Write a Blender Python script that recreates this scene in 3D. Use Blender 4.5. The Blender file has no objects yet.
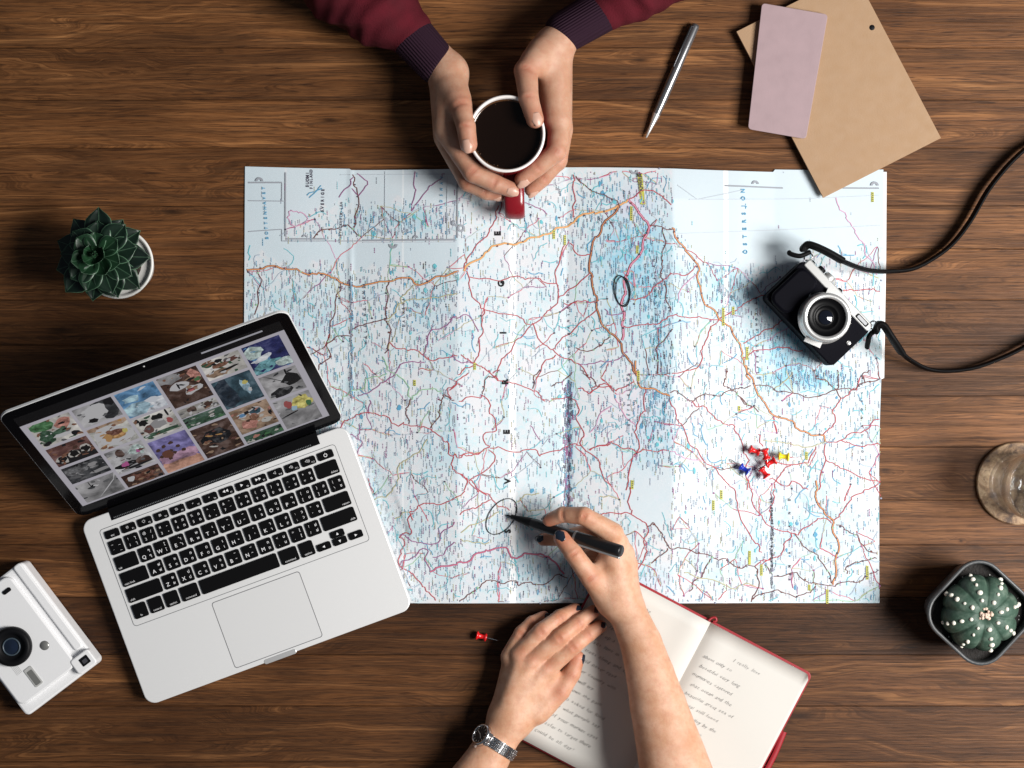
import bpy, math, random
import numpy as np
from mathutils import Vector, Matrix
R = random.Random(7)
S = 1.12e-3            # one unit is 1.12 mm
H = 1850.0             # camera height in units
scene = bpy.context.scene
col = scene.collection

def U(px, py, z=0.0):
    """point at height z (units) seen at picture position px, py -> unit coords (y up)"""
    k = (H - z) / H
    return Vector(((px - 512) * k, (384 - py) * k, z))

# ---------- materials ----------
def mat(name, color, rough=0.5, metal=0.0, spec=0.5, **kw):
    m = bpy.data.materials.new(name); m.use_nodes = True
    b = m.node_tree.nodes['Principled BSDF']
    b.inputs['Base Color'].default_value = (*color, 1)
    b.inputs['Roughness'].default_value = rough
    b.inputs['Metallic'].default_value = metal
    b.inputs['Specular IOR Level'].default_value = spec
    for k, v in kw.items():
        b.inputs[k.replace('_', ' ')].default_value = v
    return m

class NT:
    def __init__(s, m):
        s.t = m.node_tree; s.b = s.t.nodes['Principled BSDF']
    def n(s, kind, **kw):
        x = s.t.nodes.new(kind)
        for k, v in kw.items():
            if k.startswith('i_'):
                key = k[2:]
                key = int(key) if key.isdigit() else key.replace('_', ' ')
                x.inputs[key].default_value = v
            else: setattr(x, k, v)
        return x
    def l(s, a, b): s.t.links.new(a, b)
    def coord(s, scale=(1, 1, 1), loc=(0, 0, 0), rot=(0, 0, 0), obj=True):
        tc = s.n('ShaderNodeTexCoord'); mp = s.n('ShaderNodeMapping')
        mp.inputs['Scale'].default_value = scale; mp.inputs['Location'].default_value = loc
        mp.inputs['Rotation'].default_value = rot
        s.l(tc.outputs['Object' if obj else 'Generated'], mp.inputs[0]); return mp.outputs[0]
    def noise(s, vec, scale, detail=4, rough=0.5, dist=0.0):
        x = s.n('ShaderNodeTexNoise'); s.l(vec, x.inputs['Vector'])
        x.inputs['Scale'].default_value = scale; x.inputs['Detail'].default_value = detail
        x.inputs['Roughness'].default_value = rough; x.inputs['Distortion'].default_value = dist
        return x.outputs['Fac']
    def ramp(s, fac, stops, interp='LINEAR'):
        x = s.n('ShaderNodeValToRGB'); s.l(fac, x.inputs[0]); e = x.color_ramp.elements
        x.color_ramp.interpolation = interp
        while len(e) < len(stops): e.new(0.5)
        for el, (p, c) in zip(e, stops):
            el.position = p; el.color = (*c, 1) if len(c) == 3 else c
        return x.outputs[0]
    def mix(s, fac, a, b, mode='MIX'):
        x = s.n('ShaderNodeMix', data_type='RGBA', blend_type=mode)
        for val, idx in ((fac, 0), (a, 6), (b, 7)):
            if isinstance(val, (int, float)): x.inputs[idx].default_value = val
            elif isinstance(val, tuple): x.inputs[idx].default_value = (*val, 1)
            else: s.l(val, x.inputs[idx])
        return x.outputs[2]
    def math(s, op, a, b=0.0, clamp=False):
        x = s.n('ShaderNodeMath', operation=op, use_clamp=clamp)
        for i, v in enumerate((a, b)):
            if isinstance(v, (int, float)): x.inputs[i].default_value = v
            else: s.l(v, x.inputs[i])
        return x.outputs[0]
    def bump(s, h, strength=0.3, dist=0.001, normal=None):
        x = s.n('ShaderNodeBump'); x.inputs['Strength'].default_value = strength
        x.inputs['Distance'].default_value = dist; s.l(h, x.inputs['Height'])
        if normal is not None: s.l(normal, x.inputs['Normal'])
        s.l(x.outputs[0], s.b.inputs['Normal']); return x.outputs[0]

def bumpy(name, color, rough=0.5, nscale=600, strength=0.15, dist=0.0003, var=0.0, vscale=40, metal=0.0, spec=0.5, **kw):
    m = mat(name, color, rough, metal, spec, **kw); t = NT(m); v = t.coord()
    t.bump(t.noise(v, nscale, 3), strength, dist)
    if var:
        f = t.noise(v, vscale, 5)
        c2 = tuple(min(1, c * (1 + var)) for c in color); c1 = tuple(c * (1 - var) for c in color)
        t.l(t.ramp(f, [(0.3, c1), (0.7, c2)]), t.b.inputs['Base Color'])
        t.l(t.ramp(f, [(0.3, (rough * .8,) * 3), (0.7, (min(1, rough * 1.15),) * 3)]), t.b.inputs['Roughness'])
    return m

# ---------- objects ----------
def tag(o, label=None, cat=None, group=None, kind=None):
    if label: o['label'] = label
    if cat: o['category'] = cat
    if group: o['group'] = group
    if kind: o['kind'] = kind
    return o
def thing(name, label, cat, loc, rz=0.0, group=None):
    o = bpy.data.objects.new(name, None); col.objects.link(o)
    o.location = Vector(loc) * S; o.rotation_euler = (0, 0, rz); o.empty_display_size = 0.02
    return tag(o, label, cat, group)

_glyph = {}
def glyphs(txt, size, align='CENTER', bold=0.0):
    key = (txt, align, bold)
    if key not in _glyph:
        cu = bpy.data.curves.new('t', 'FONT'); cu.body = txt; cu.align_x = align; cu.align_y = 'CENTER'
        cu.offset = bold; cu.resolution_u = 2
        ob = bpy.data.objects.new('t', cu); col.objects.link(ob)
        me = bpy.data.meshes.new_from_object(ob.evaluated_get(bpy.context.evaluated_depsgraph_get()))
        vs = [v.co.copy() for v in me.vertices]; fs = [tuple(p.vertices) for p in me.polygons]
        bpy.data.objects.remove(ob); bpy.data.meshes.remove(me); bpy.data.curves.remove(cu)
        _glyph[key] = (vs, fs)
    vs, fs = _glyph[key]
    return [v * size for v in vs], fs

class MB:
    def __init__(s): s.v = []; s.f = []; s.m = []; s.sm = []; s.M = Matrix.Identity(4)
    def add(s, vs, fs, mi=0, smooth=False, M=None):
        T = s.M if M is None else s.M @ M
        n = len(s.v); s.v += [T @ Vector(v) for v in vs]
        for f in fs: s.f.append(tuple(i + n for i in f)); s.m.append(mi); s.sm.append(smooth)
        return s
    def box(s, x0, x1, y0, y1, z0, z1, mi=0, M=None):
        vs = [(x, y, z) for z in (z0, z1) for y in (y0, y1) for x in (x0, x1)]
        return s.add(vs, [(0, 2, 3, 1), (4, 5, 7, 6), (0, 1, 5, 4), (2, 6, 7, 3), (0, 4, 6, 2), (1, 3, 7, 5)], mi, False, M)
    def prism(s, pts, z0, z1, mi=0, M=None, bev=0.0, smooth=False, top_mi=None):
        """pts CCW outline; optional small top bevel by inset towards the centroid"""
        n = len(pts); rings = [(z0, 0)]
        if bev: rings += [(z1 - bev, 0), (z1 - bev * .3, bev * .3), (z1, bev)]
        else: rings += [(z1, 0)]
        vs = []
        for z, ins in rings:
            for i, p in enumerate(pts):
                if ins:
                    a = Vector(pts[i - 1]); b = Vector(p); c = Vector(pts[(i + 1) % n])
                    d1 = (b - a).normalized(); d2 = (c - b).normalized()
                    nn = Vector((-(d1.y + d2.y), d1.x + d2.x)); nn.normalize()
                    q = b + nn * ins; vs.append((q.x, q.y, z))
                else: vs.append((p[0], p[1], z))
        fs = []
        for k in range(len(rings) - 1):
            for i in range(n):
                j = (i + 1) % n
                fs.append((k * n + i, k * n + j, (k + 1) * n + j, (k + 1) * n + i))
        s.add(vs, fs, mi, smooth, M)
        s.add(vs, [tuple(range((len(rings) - 1) * n, len(rings) * n))], mi if top_mi is None else top_mi, False, M)
        s.add(vs, [tuple(reversed(range(n)))], mi, False, M); return s
    def lathe(s, prof, seg=48, mi=0, M=None, cx=0, cy=0, smooth=True, closed=False):
        vs = []; n = len(prof)
        for i in range(seg):
            a = 2 * math.pi * i / seg; c, q = math.cos(a), math.sin(a)
            vs += [(cx + r * c, cy + r * q, z) for r, z in prof]
        fs = []
        for i in range(seg):
            j = (i + 1) % seg
            for k in range(n - 1 if not closed else n):
                k2 = (k + 1) % n
                fs.append((i * n + k, j * n + k, j * n + k2, i * n + k2))
        return s.add(vs, fs, mi, smooth, M)
    def tube(s, pts, rad, seg=10, mi=0, caps=True, flat=1.0, up=(0, 0, 1), M=None, smooth=True):
        """swept tube; rad number or list; flat squashes along the 'normal' direction"""
        pts = [Vector(p) for p in pts]; n = len(pts); vs = []; up = Vector(up)
        rads = rad if isinstance(rad, (list, tuple)) else [rad] * n
        for i, p in enumerate(pts):
            t = (pts[min(i + 1, n - 1)] - pts[max(i - 1, 0)]).normalized()
            a = t.cross(up)
            if a.length < 1e-4: a = t.cross(Vector((1, 0, 0)))
            a.normalize(); b = a.cross(t).normalized()
            for k in range(seg):
                th = 2 * math.pi * k / seg
                vs.append(p + a * math.cos(th) * rads[i] + b * math.sin(th) * rads[i] * flat)
        fs = [(i * seg + k, i * seg + (k + 1) % seg, (i + 1) * seg + (k + 1) % seg, (i + 1) * seg + k) for i in range(n - 1) for k in range(seg)]
        s.add(vs, fs, mi, smooth, M)
        if caps: s.add(vs, [tuple(reversed(range(seg))), tuple(range((n - 1) * seg, n * seg))], mi, False, M)
        return s
    def ball(s, c, r, mi=0, seg=12, rings=8, sc=(1, 1, 1), M=None):
        prof = [(r * math.sin(math.pi * k / rings), -r * math.cos(math.pi * k / rings)) for k in range(rings + 1)]
        prof[0] = (r * .01, -r); prof[-1] = (r * .01, r)
        T = Matrix.Translation(c) @ Matrix.Diagonal((*sc, 1))
        return s.lathe(prof, seg, mi, T if M is None else M @ T)
    def text(s, txt, size, M, mi=0, align='CENTER', bold=0.0):
        vs, fs = glyphs(txt, size, align, bold); return s.add(vs, fs, mi, False, M)
    def build(s, name, mats, parent=None, local=False, bevel=0.0):
        """verts are in unit world coords unless local; stored relative to the parent's origin"""
        me = bpy.data.meshes.new(name)
        off = Vector((0, 0, 0))
        if parent is not None and not local:
            q = parent
            while q is not None: off += q.location; q = q.parent
        me.from_pydata([tuple(v * S - off) for v in s.v], [], s.f)
        for m in (mats if isinstance(mats, (list, tuple)) else [mats]): me.materials.append(m)
        me.polygons.foreach_set('material_index', s.m); me.polygons.foreach_set('use_smooth', s.sm)
        me.update()
        o = bpy.data.objects.new(name, me); col.objects.link(o); o.parent = parent
        if bevel:
            b = o.modifiers.new('b', 'BEVEL'); b.width = bevel * S; b.segments = 3; b.limit_method = 'ANGLE'; b.angle_limit = 0.7
        return o

def rrect(w, h, r, seg=6, cx=0, cy=0):
    pts = []
    for qx, qy, a0 in ((1, 1, 0), (-1, 1, 90), (-1, -1, 180), (1, -1, 270)):
        for k in range(seg + 1):
            a = math.radians(a0 + 90 * k / seg)
            pts.append((cx + qx * (w / 2 - r) + r * math.cos(a), cy + qy * (h / 2 - r) + r * math.sin(a)))
    return pts
def catmull(pts, n=8):
    P = [Vector(p) for p in pts]; P = [P[0] * 2 - P[1]] + P + [P[-1] * 2 - P[-2]]; out = []
    for i in range(1, len(P) - 2):
        for k in range(n):
            t = k / n; a, b, c, d = P[i - 1:i + 3]
            out.append(0.5 * ((2 * b) + (c - a) * t + (2 * a - 5 * b + 4 * c - d) * t * t + (3 * b - a - 3 * c + d) * t ** 3))
    out.append(P[-2]); return out
def RZ(a): return Matrix.Rotation(a, 4, 'Z')
def TR(x, y, z=0): return Matrix.Translation((x, y, z))
# ---------- table ----------
m_wood = mat('wood_planks', (0.16, 0.085, 0.045), 0.5, spec=0.2)
t = NT(m_wood)
at = t.n('ShaderNodeAttribute'); at.attribute_name = 'plank'
sepv = t.n('ShaderNodeSeparateXYZ'); t.l(at.outputs['Vector'], sepv.inputs[0])
tc = t.n('ShaderNodeTexCoord'); add = t.n('ShaderNodeVectorMath', operation='ADD')
off = t.n('ShaderNodeVectorMath', operation='SCALE'); off.inputs['Scale'].default_value = 13.0
t.l(at.outputs['Vector'], off.inputs[0]); t.l(tc.outputs['Object'], add.inputs[0]); t.l(off.outputs[0], add.inputs[1])
def mp(scale):
    m = t.n('ShaderNodeMapping'); m.inputs['Scale'].default_value = scale; t.l(add.outputs[0], m.inputs[0]); return m.outputs[0]
# cathedral figure: warp y by low noise then bands
warp = t.noise(mp((1.1, 6, 1)), 1.6, 3, .55, 0.6)
sx = t.n('ShaderNodeSeparateXYZ'); t.l(add.outputs[0], sx.inputs[0])
yy = t.math('ADD', t.math('MULTIPLY', sx.outputs[1], 85.0), t.math('MULTIPLY', warp, 11.0))
sob = t.n('ShaderNodeSeparateXYZ'); t.l(tc.outputs['Object'], sob.inputs[0]); knot_mask = None
for kx, ky, ka, kb in ((172, 212, 30, 6), (800, 716, 46, 11), (905, 298, 20, 5), (961, 541, 5, 3.5), (205, 232, 26, 6), (60, 330, 34, 8), (700, 745, 16, 5), (930, 130, 28, 7), (330, 120, 26, 6), (60, 690, 22, 6), (640, 60, 24, 6), (885, 470, 18, 5)):
    q = U(kx, ky, 0)
    dx = t.math('DIVIDE', t.math('SUBTRACT', sob.outputs[0], q.x * S), ka * S); dy = t.math('DIVIDE', t.math('SUBTRACT', sob.outputs[1], q.y * S), kb * S)
    r2 = t.math('ADD', t.math('MULTIPLY', dx, dx), t.math('MULTIPLY', dy, dy)); g = t.math('POWER', 2.718, t.math('MULTIPLY', r2, -.5))
    yy = t.math('SUBTRACT', yy, t.math('MULTIPLY', t.math('MULTIPLY', dy, g), kb * .17))
    core = t.math('POWER', 2.718, t.math('MULTIPLY', r2, -7.0)); knot_mask = core if knot_mask is None else t.math('MAXIMUM', knot_mask, core)
cmb = t.n('ShaderNodeCombineXYZ'); t.l(yy, cmb.inputs[1]); t.l(t.math('MULTIPLY', sx.outputs[0], 1.3), cmb.inputs[0])
bands = t.noise(cmb.outputs[0], 1.0, 5, .62)
fine = t.noise(mp((9, 420, 1)), 1.0, 4, .6)
fibre = t.noise(mp((60, 1500, 1)), 1.0, 3, .6)
pores = t.noise(mp((35, 900, 1)), 1.0, 2, .5)
blot = t.noise(mp((2.5, 9, 1)), 2.0, 4, .6)
c = t.ramp(bands, [(0.30, (0.022, 0.009, 0.004)), (0.38, (0.11, 0.047, 0.020)), (0.41, (0.05, 0.021, 0.009)), (0.46, (0.145, 0.065, 0.028)), (0.495, (0.07, 0.030, 0.013)), (0.53, (0.19, 0.09, 0.041)), (0.575, (0.10, 0.045, 0.020)), (0.61, (0.24, 0.12, 0.057)), (0.72, (0.33, 0.18, 0.09))])
c = t.mix(t.math('MULTIPLY', t.ramp(fine, [(0.38, (1, 1, 1)), (0.56, (0, 0, 0))]), 0.75), c, (0.028, 0.012, 0.006))
c = t.mix(t.math('MULTIPLY', t.ramp(fibre, [(0.3, (0, 0, 0)), (0.75, (1, 1, 1))]), 0.35), c, (0.27, 0.145, 0.072))
c = t.mix(t.ramp(pores, [(0.60, (0, 0, 0)), (0.68, (0.75, 0.75, 0.75))]), c, (0.028, 0.013, 0.008))
c = t.mix(0.7, c, t.ramp(blot, [(0.3, (0.38, 0.35, 0.34)), (0.7, (1.45, 1.48, 1.5))]), 'MULTIPLY')
# per plank tone
tone = t.ramp(sepv.outputs[1], [(0, (0.45, 0.42, 0.40)), (0.5, (1, 0.97, 0.93)), (1, (1.3, 1.27, 1.2))])
c = t.mix(1.0, c, tone, 'MULTIPLY')
# knots
vk = t.n('ShaderNodeTexVoronoi'); vk.inputs['Scale'].default_value = 1.0; t.l(mp((2.4, 8.5, 1)), vk.inputs['Vector'])
kn = t.ramp(vk.outputs['Distance'], [(0.05, (1, 1, 1)), (0.14, (0, 0, 0))])
c = t.mix(t.math('MULTIPLY', knot_mask, .85), c, (0.018, 0.008, 0.004))
c = t.mix(1.0, c, (0.92, 0.79, 0.60), 'MULTIPLY'); t.l(c, t.b.inputs['Base Color'])
t.l(t.ramp(fine, [(0.3, (0.62,) * 3), (0.7, (0.42,) * 3)]), t.b.inputs['Roughness'])
hgt = t.math('ADD', t.math('MULTIPLY', fine, 0.5), t.math('ADD', t.math('MULTIPLY', pores, -0.35), t.math('MULTIPLY', fibre, .3)))
t.bump(hgt, 0.45, 0.0012)

seams = [-120, -64, -10, 48, 100, 148, 206, 249, 300, 345, 396, 447, 500, 545, 597, 655, 706, 762, 820, 890]
tones = {206: .55, 249: .6, 300: .3, 345: .3, 396: .6}
mb = MB(); pv = []
for i in range(len(seams) - 1):
    y0, y1 = 384 - seams[i + 1], 384 - seams[i]
    xs = [-1080]
    xs.append(R.choice([-900, -760, 700, 820]))
    xs.append(1080); xs = [x for x in xs if x <= 1080]
    for a, b in zip(xs[:-1], xs[1:]):
        if b - a < 60: b = a + 60
        n0 = len(mb.v); g = 0.1
        vs = [(a + g, y0 + g, -0.8), (b - g, y0 + g, -0.8), (b - g, y1 - g, -0.8), (a + g, y1 - g, -0.8),
              (a + g, y0 + g + .35, 0), (b - g, y0 + g + .35, 0), (b - g, y1 - g - .35, 0), (a + g, y1 - g - .35, 0),
              (a + g, y0 + g, -28), (b - g, y0 + g, -28), (b - g, y1 - g, -28), (a + g, y1 - g, -28)]
        mb.add(vs, [(4, 5, 6, 7), (0, 1, 5, 4), (1, 2, 6, 5), (2, 3, 7, 6), (3, 0, 4, 7), (8, 9, 1, 0), (9, 10, 2, 1), (10, 11, 3, 2), (11, 8, 0, 3), (11, 10, 9, 8)])
        tn = tones.get(seams[i], R.random()); tn = min(1, max(0, tn + R.uniform(-.12, .12)))
        r1 = R.random()
        pv += [(r1, tn, R.random())] * (len(mb.v) - n0)
tab = mb.build('table', m_wood)
a_ = tab.data.attributes.new('plank', 'FLOAT_VECTOR', 'POINT')
a_.data.foreach_set('vector', [x for p in pv for x in p])
tag(tab, 'dark brown wooden table top of long horizontal planks that everything lies on', 'table')
mb = MB(); mb.box(-1080, 1080, 384 - 890, 384 + 120, -40, -28.2)
ap = mb.build('underframe', mat('dark_frame', (0.02, 0.012, 0.008), .7), tab)
mb = MB(); mb.add([(-4000, -4000, -660), (4000, -4000, -660), (4000, 4000, -660), (-4000, 4000, -660)], [(0, 1, 2, 3)])
fl = mb.build('floor', bumpy('floor_dark', (0.05, 0.045, 0.04), .7, 40, .2, .002, .3, 3)); tag(fl, kind='structure')
# ---------- road map ----------
def hump(x, c, w): return math.exp(-((x - c) / w) ** 2)
FOLD = [(243, .6), (350, 1.6), (458, 9.0), (568, 1.0), (672, 9.2), (775, 1.6), (886, 1.6)]
def mapz(x, y):
    z = 0.6
    for (a, za), (b, zb) in zip(FOLD[:-1], FOLD[1:]):
        if a <= x <= b:
            f = (x - a) / (b - a); z = (za + (zb - za) * f) * 1.5
            z += 1.1 * math.sin(math.pi * f) * (1 if zb > za else -1) * .5
    # sharp crease ripples
    z += 1.3 * hump(x, 350.5, 2.2) * (1 if y < 400 else .4) * (0.6 + .4 * math.sin(y * .05))
    z += -1.0 * hump(x, 567, 3) * (1 if y > 372 else .2)
    z += 0.7 * hump(x, 738, 20) * hump(y, 200, 120)
    z += 1.2 * hump(y, 383, 26) * (.5 + .5 * hump(x, 830, 160))
    z += .35 * math.sin(x * .021 + y * .013) + .25 * math.sin(x * .05 - y * .031)
    if y > 528: z *= max(.28, 1 - (y - 528) / 50)
    if y < 200: z *= .55 + .45 * max(0, (y - 165) / 35)
    # lies flat under the laptop
    u = x * .9385 - y * .3453; v = x * .3453 + y * .9385
    d = max(u - 178, 505 - v)
    if d < 22: z = min(z, 1.4 + max(0, d) * .25)
    return max(z, .4) + .3
MX0, MX1, MY0, MY1 = 244.5, 884.0, 166.0, 603.5
def mapedge(x, y):
    """nudges the outline so that the sheet is not a perfect rectangle"""
    fx = (x - MX0) / (MX1 - MX0); fy = (y - MY0) / (MY1 - MY0)
    yy = y + (1 - fy) * (5.0 * fx + 1.6 * math.sin(fx * 9) - (2.5 if x > 775 else 0) * (fx > .83) + (1.3 if 458 > x > 350 else 0))
    xx = x + fx * (-4.5 * fy + 1.2 * math.sin(fy * 7)) + (1 - fx) * (-2.5 * fy)
    return xx, yy
mapper = MB()
nx, ny = 330, 224
tint = []
def G(x, y, cx, cy, sx, sy): return math.exp(-((x - cx) / sx) ** 2 - ((y - cy) / sy) ** 2)
def sea(x, y):
    """1 on open water and margins"""
    w = 3.5 * math.sin(x * .09) + 3 * math.sin(x * .23 + 1) + 2 * math.sin(x * .5)
    s = 0
    if y < 178 and (x < 285 or x > 672): s = 1
    if x < 284 and y < 258 + w: s = 1
    if 284 <= x < 458 and 239 < y < 262 + w: s = 1
    if 286 < x < 352 and y < 218 + w - (x - 286) * .3: s = .9
    if 352 <= x < 456 and y < 200 + w: s = .75
    if x > 672:
        lim = 262 + w - .28 * max(0, x - 790) - 10 * hump(x, 690, 30)
        if x < 700: lim = 225 + (x - 672) * 1.1 + w
        if y < lim: s = 1
    if ((x - 654) / 30) ** 2 + ((y - 492 - 2 * w) / 30) ** 2 < 1 and x < 671: s = .75
    if ((x - 697) / 26) ** 2 + ((y - 500 - w) / 46) ** 2 < 1 and x > 671: s = .5
    return s
vs, fs = [], []
for j in range(ny + 1):
    for i in range(nx + 1):
        x = MX0 + (MX1 - MX0) * i / nx; y = MY0 + (MY1 - MY0) * j / ny
        ex, ey = mapedge(x, y)
        k = (H - 5) / H
        vs.append(((ex - 512) * k, (384 - ey) * k, mapz(ex, ey)))
        # printed tint: r = lake blue plus shade painted down one fold, g = sea, b = pink/city
        bl = .95 * G(x, y, 632, 262, 38, 62) + .5 * G(x, y, 660, 360, 14, 60) + .6 * G(x, y, 735, 290, 30, 26) + .95 * G(x, y, 790, 345, 28, 34) + .9 * G(x, y, 810, 378, 40, 9) \
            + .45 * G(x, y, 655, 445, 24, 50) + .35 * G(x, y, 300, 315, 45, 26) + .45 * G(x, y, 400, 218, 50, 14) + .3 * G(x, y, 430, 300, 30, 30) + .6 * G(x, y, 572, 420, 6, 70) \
            + .35 * G(x, y, 560, 575, 60, 22) + .5 * G(x, y, 860, 592, 26, 9) + .35 * G(x, y, 800, 530, 60, 30) + .3 * G(x, y, 640, 580, 25, 20) + .25 * G(x, y, 450, 420, 16, 50)
        se = sea(x, y)
        pk = .6 * G(x, y, 632, 203, 16, 14) + .3 * G(x, y, 640, 590, 40, 20) + .3 * G(x, y, 640, 410, 25, 30) + .35 * G(x, y, 835, 590, 20, 8)
        tint += [min(1, bl * (1 - se)), se, min(1, pk)]
for j in range(ny):
    for i in range(nx):
        a = j * (nx + 1) + i; fs.append((a, a + nx + 1, a + nx + 2, a + 1))
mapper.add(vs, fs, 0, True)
nbase = len(vs)

def clipmap(x, y): return MX0 + 1 < x < MX1 - 3 and MY0 + 5 < y < MY1 - 1
zl = [0]
def pin(x, y, dz):
    k = (H - 5) / H; return ((x - 512) * k, (384 - y) * k, mapz(x, y) + dz)
def ribbon(pts, w, mi, dz=None, wob=0.0, step=2.5, closed=False):
    """printed line on the sheet, follows its relief"""
    if dz is None: zl[0] = (zl[0] + 1) % 97; dz = .16 + zl[0] * .0022
    P = []
    for a, b in zip(pts[:-1], pts[1:]):
        L = math.dist(a, b); n = max(1, int(L / step))
        for q in range(n):
            f = q / n; P.append([a[0] + (b[0] - a[0]) * f, a[1] + (b[1] - a[1]) * f])
    P.append(list(pts[-1]))
    if wob:
        ph = R.uniform(0, 9)
        for i in range(1, len(P) - 1):
            P[i][0] += wob * (math.sin(i * .9 + ph) + R.uniform(-.7, .7)) * .5; P[i][1] += wob * (math.cos(i * .7 + ph * 2) + R.uniform(-.7, .7)) * .5
    run = []
    def flush():
        if len(run) < 2: run.clear(); return
        vv = []
        for i, (x, y) in enumerate(run):
            a = run[max(0, i - 1)]; b = run[min(len(run) - 1, i + 1)]
            dx, dy = b[0] - a[0], b[1] - a[1]; L = math.hypot(dx, dy) or 1
            ox, oy = -dy / L * w / 2, dx / L * w / 2
            vv += [pin(x + ox, y + oy, dz), pin(x - ox, y - oy, dz)]
        mapper.add(vv, [(2 * i, 2 * i + 2, 2 * i + 3, 2 * i + 1) for i in range(len(run) - 1)], mi)
        run.clear()
    for p in P:
        if clipmap(*p): run.append(tuple(p))
        else: flush()
    flush()

MM = {}
def ink(name, c): MM[name] = mat('ink_' + name, c, .55, spec=.3)
ink('paper', (0.8, 0.8, 0.8))
ink('orange', (0.74, 0.33, 0.13)); ink('red', (0.43, 0.06, 0.075)); ink('pinkred', (0.58, 0.16, 0.20)); ink('brown', (0.16, 0.055, 0.05))
ink('purple', (0.30, 0.10, 0.24)); ink('dark', (0.07, 0.06, 0.09)); ink('label', (0.26, 0.29, 0.38)); ink('label2', (0.40, 0.47, 0.56))
ink('blue', (0.10, 0.32, 0.50)); ink('cyan', (0.14, 0.48, 0.55)); ink('green', (0.30, 0.50, 0.32)); ink('yellow', (0.50, 0.50, 0.09))
ink('olive', (0.45, 0.42, 0.25)); ink('grey', (0.30, 0.32, 0.36)); ink('lightgrey', (0.50, 0.55, 0.60)); ink('pink', (0.60, 0.33, 0.48)); ink('black', (0.012, 0.012, 0.014))
MI = {k: i for i, k in enumerate(MM)}
# paper material: white sheet with printed tints
m = MM['paper']; t = NT(m)
at = t.n('ShaderNodeAttribute'); at.attribute_name = 'tint'; sp = t.n('ShaderNodeSeparateXYZ'); t.l(at.outputs['Vector'], sp.inputs[0])
v = t.coord()
n1 = t.noise(v, 22, 5, .65); n2 = t.noise(v, 95, 4, .6); n3 = t.noise(v, 50, 5, .7, .5)
c = t.ramp(n1, [(0.34, (0.52, 0.62, 0.67)), (0.48, (0.61, 0.655, 0.69)), (0.62, (0.655, 0.655, 0.685))])
c = t.mix(t.ramp(n3, [(0.58, (0, 0, 0)), (0.76, (.5, .5, .5))]), c, (0.52, 0.68, 0.75))
c = t.mix(t.ramp(n2, [(0.60, (0, 0, 0)), (0.74, (.5, .5, .5))]), c, (0.76, 0.66, 0.78))
vv_ = t.n('ShaderNodeTexVoronoi', feature='DISTANCE_TO_EDGE'); vv_.inputs['Scale'].default_value = 62; vw = t.n('ShaderNodeVectorMath', operation='ADD')
nc = t.n('ShaderNodeTexNoise'); nc.inputs['Scale'].default_value = 60; t.l(v, nc.inputs['Vector']); sc_ = t.n('ShaderNodeVectorMath', operation='SCALE'); sc_.inputs['Scale'].default_value = .03
t.l(nc.outputs['Color'], sc_.inputs[0]); t.l(v, vw.inputs[0]); t.l(sc_.outputs[0], vw.inputs[1]); t.l(vw.outputs[0], vv_.inputs['Vector'])
landm = t.math('SUBTRACT', 1.0, sp.outputs[1], True)
riv = t.math('MULTIPLY', t.ramp(vv_.outputs['Distance'], [(0.02, (1, 1, 1)), (0.07, (0, 0, 0))]), t.math('MULTIPLY', landm, .30))
c = t.mix(riv, c, (0.36, 0.66, 0.72))
bl = t.math('MULTIPLY', sp.outputs[0], t.ramp(n2, [(0.3, (.3,) * 3), (0.62, (1.2,) * 3)]))
c = t.mix(t.math('MINIMUM', bl, .9), c, (0.24, 0.52, 0.66))
c = t.mix(t.math('MULTIPLY', sp.outputs[1], .9), c, (0.545, 0.635, 0.69))
c = t.mix(t.math('MULTIPLY', sp.outputs[2], .6), c, (0.78, 0.52, 0.68))
sx = t.n('ShaderNodeSeparateXYZ'); t.l(v, sx.inputs[0])
for fx, wd, am in ((459.3, 2.4, .95), (672.6, 1.6, .9), (350.0, .7, .4)):      # ink worn off along the folds
    wx = (fx - 512) * (H - 5) / H * S
    d = t.math('ABSOLUTE', t.math('SUBTRACT', sx.outputs[0], wx))
    c = t.mix(t.math('MULTIPLY', t.ramp(t.math('DIVIDE', d, wd * S * 2), [(0.5, (1, 1, 1)), (0.9, (0, 0, 0))]), am), c, (0.84, 0.85, 0.86))
t.l(c, t.b.inputs['Base Color']); t.b.inputs['Roughness'].default_value = .5; t.b.inputs['Specular IOR Level'].default_value = .35
t.bump(t.noise(v, 14, 4, .6), .12, .004)

def C(x0, y0, s, txt): return [(x0 + float(a) / s, y0 + float(b) / s) for a, b in (q.split(',') for q in txt.split())]
roads = []   # (style, points)
def rd(style, x0, y0, s, *txts):
    for q in txts: roads.append((style, C(x0, y0, s, q)))
rd('motor', 240, 160, 3.49, '0,392 20,390 60,378 130,372 200,388 280,400 320,405 350,430 390,437 450,435 500,425 550,415 600,418 630,432 680,418 720,400 765,390')
rd('brown', 240, 160, 3.49, '58,380 72,430 60,480 50,540', '350,430 330,520 312,600 305,640 315,690 280,710 265,740', '305,640 340,618 385,612 390,600 440,570 500,558 512,552 515,470 522,420', '305,640 270,670 240,685',
   '250,275 290,245 330,240 360,228 395,240 425,272', '398,235 408,180 410,120 392,50')
rd('purple', 240, 160, 3.49, '600,180 612,100 605,40 598,30', '600,180 660,100 715,50', '395,20 430,60 440,95 410,120 390,100', '345,130 380,85 395,60')
rd('red', 300, 280, 6.4, '575,400 610,440 690,442 740,450 790,480 860,518 900,500 950,490 1010,487', '1010,660 960,700 950,730 975,760')
rd('brown', 300, 280, 6.4, '548,250 570,300 575,400 545,470', '900,768 920,740 945,745 990,768')
rd('green', 300, 280, 6.4, '530,490 560,570 600,600 640,610 690,680 700,730 720,768', '270,745 330,715 400,690 430,640 500,615 560,600', '720,745 760,715 850,700 910,710')
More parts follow.
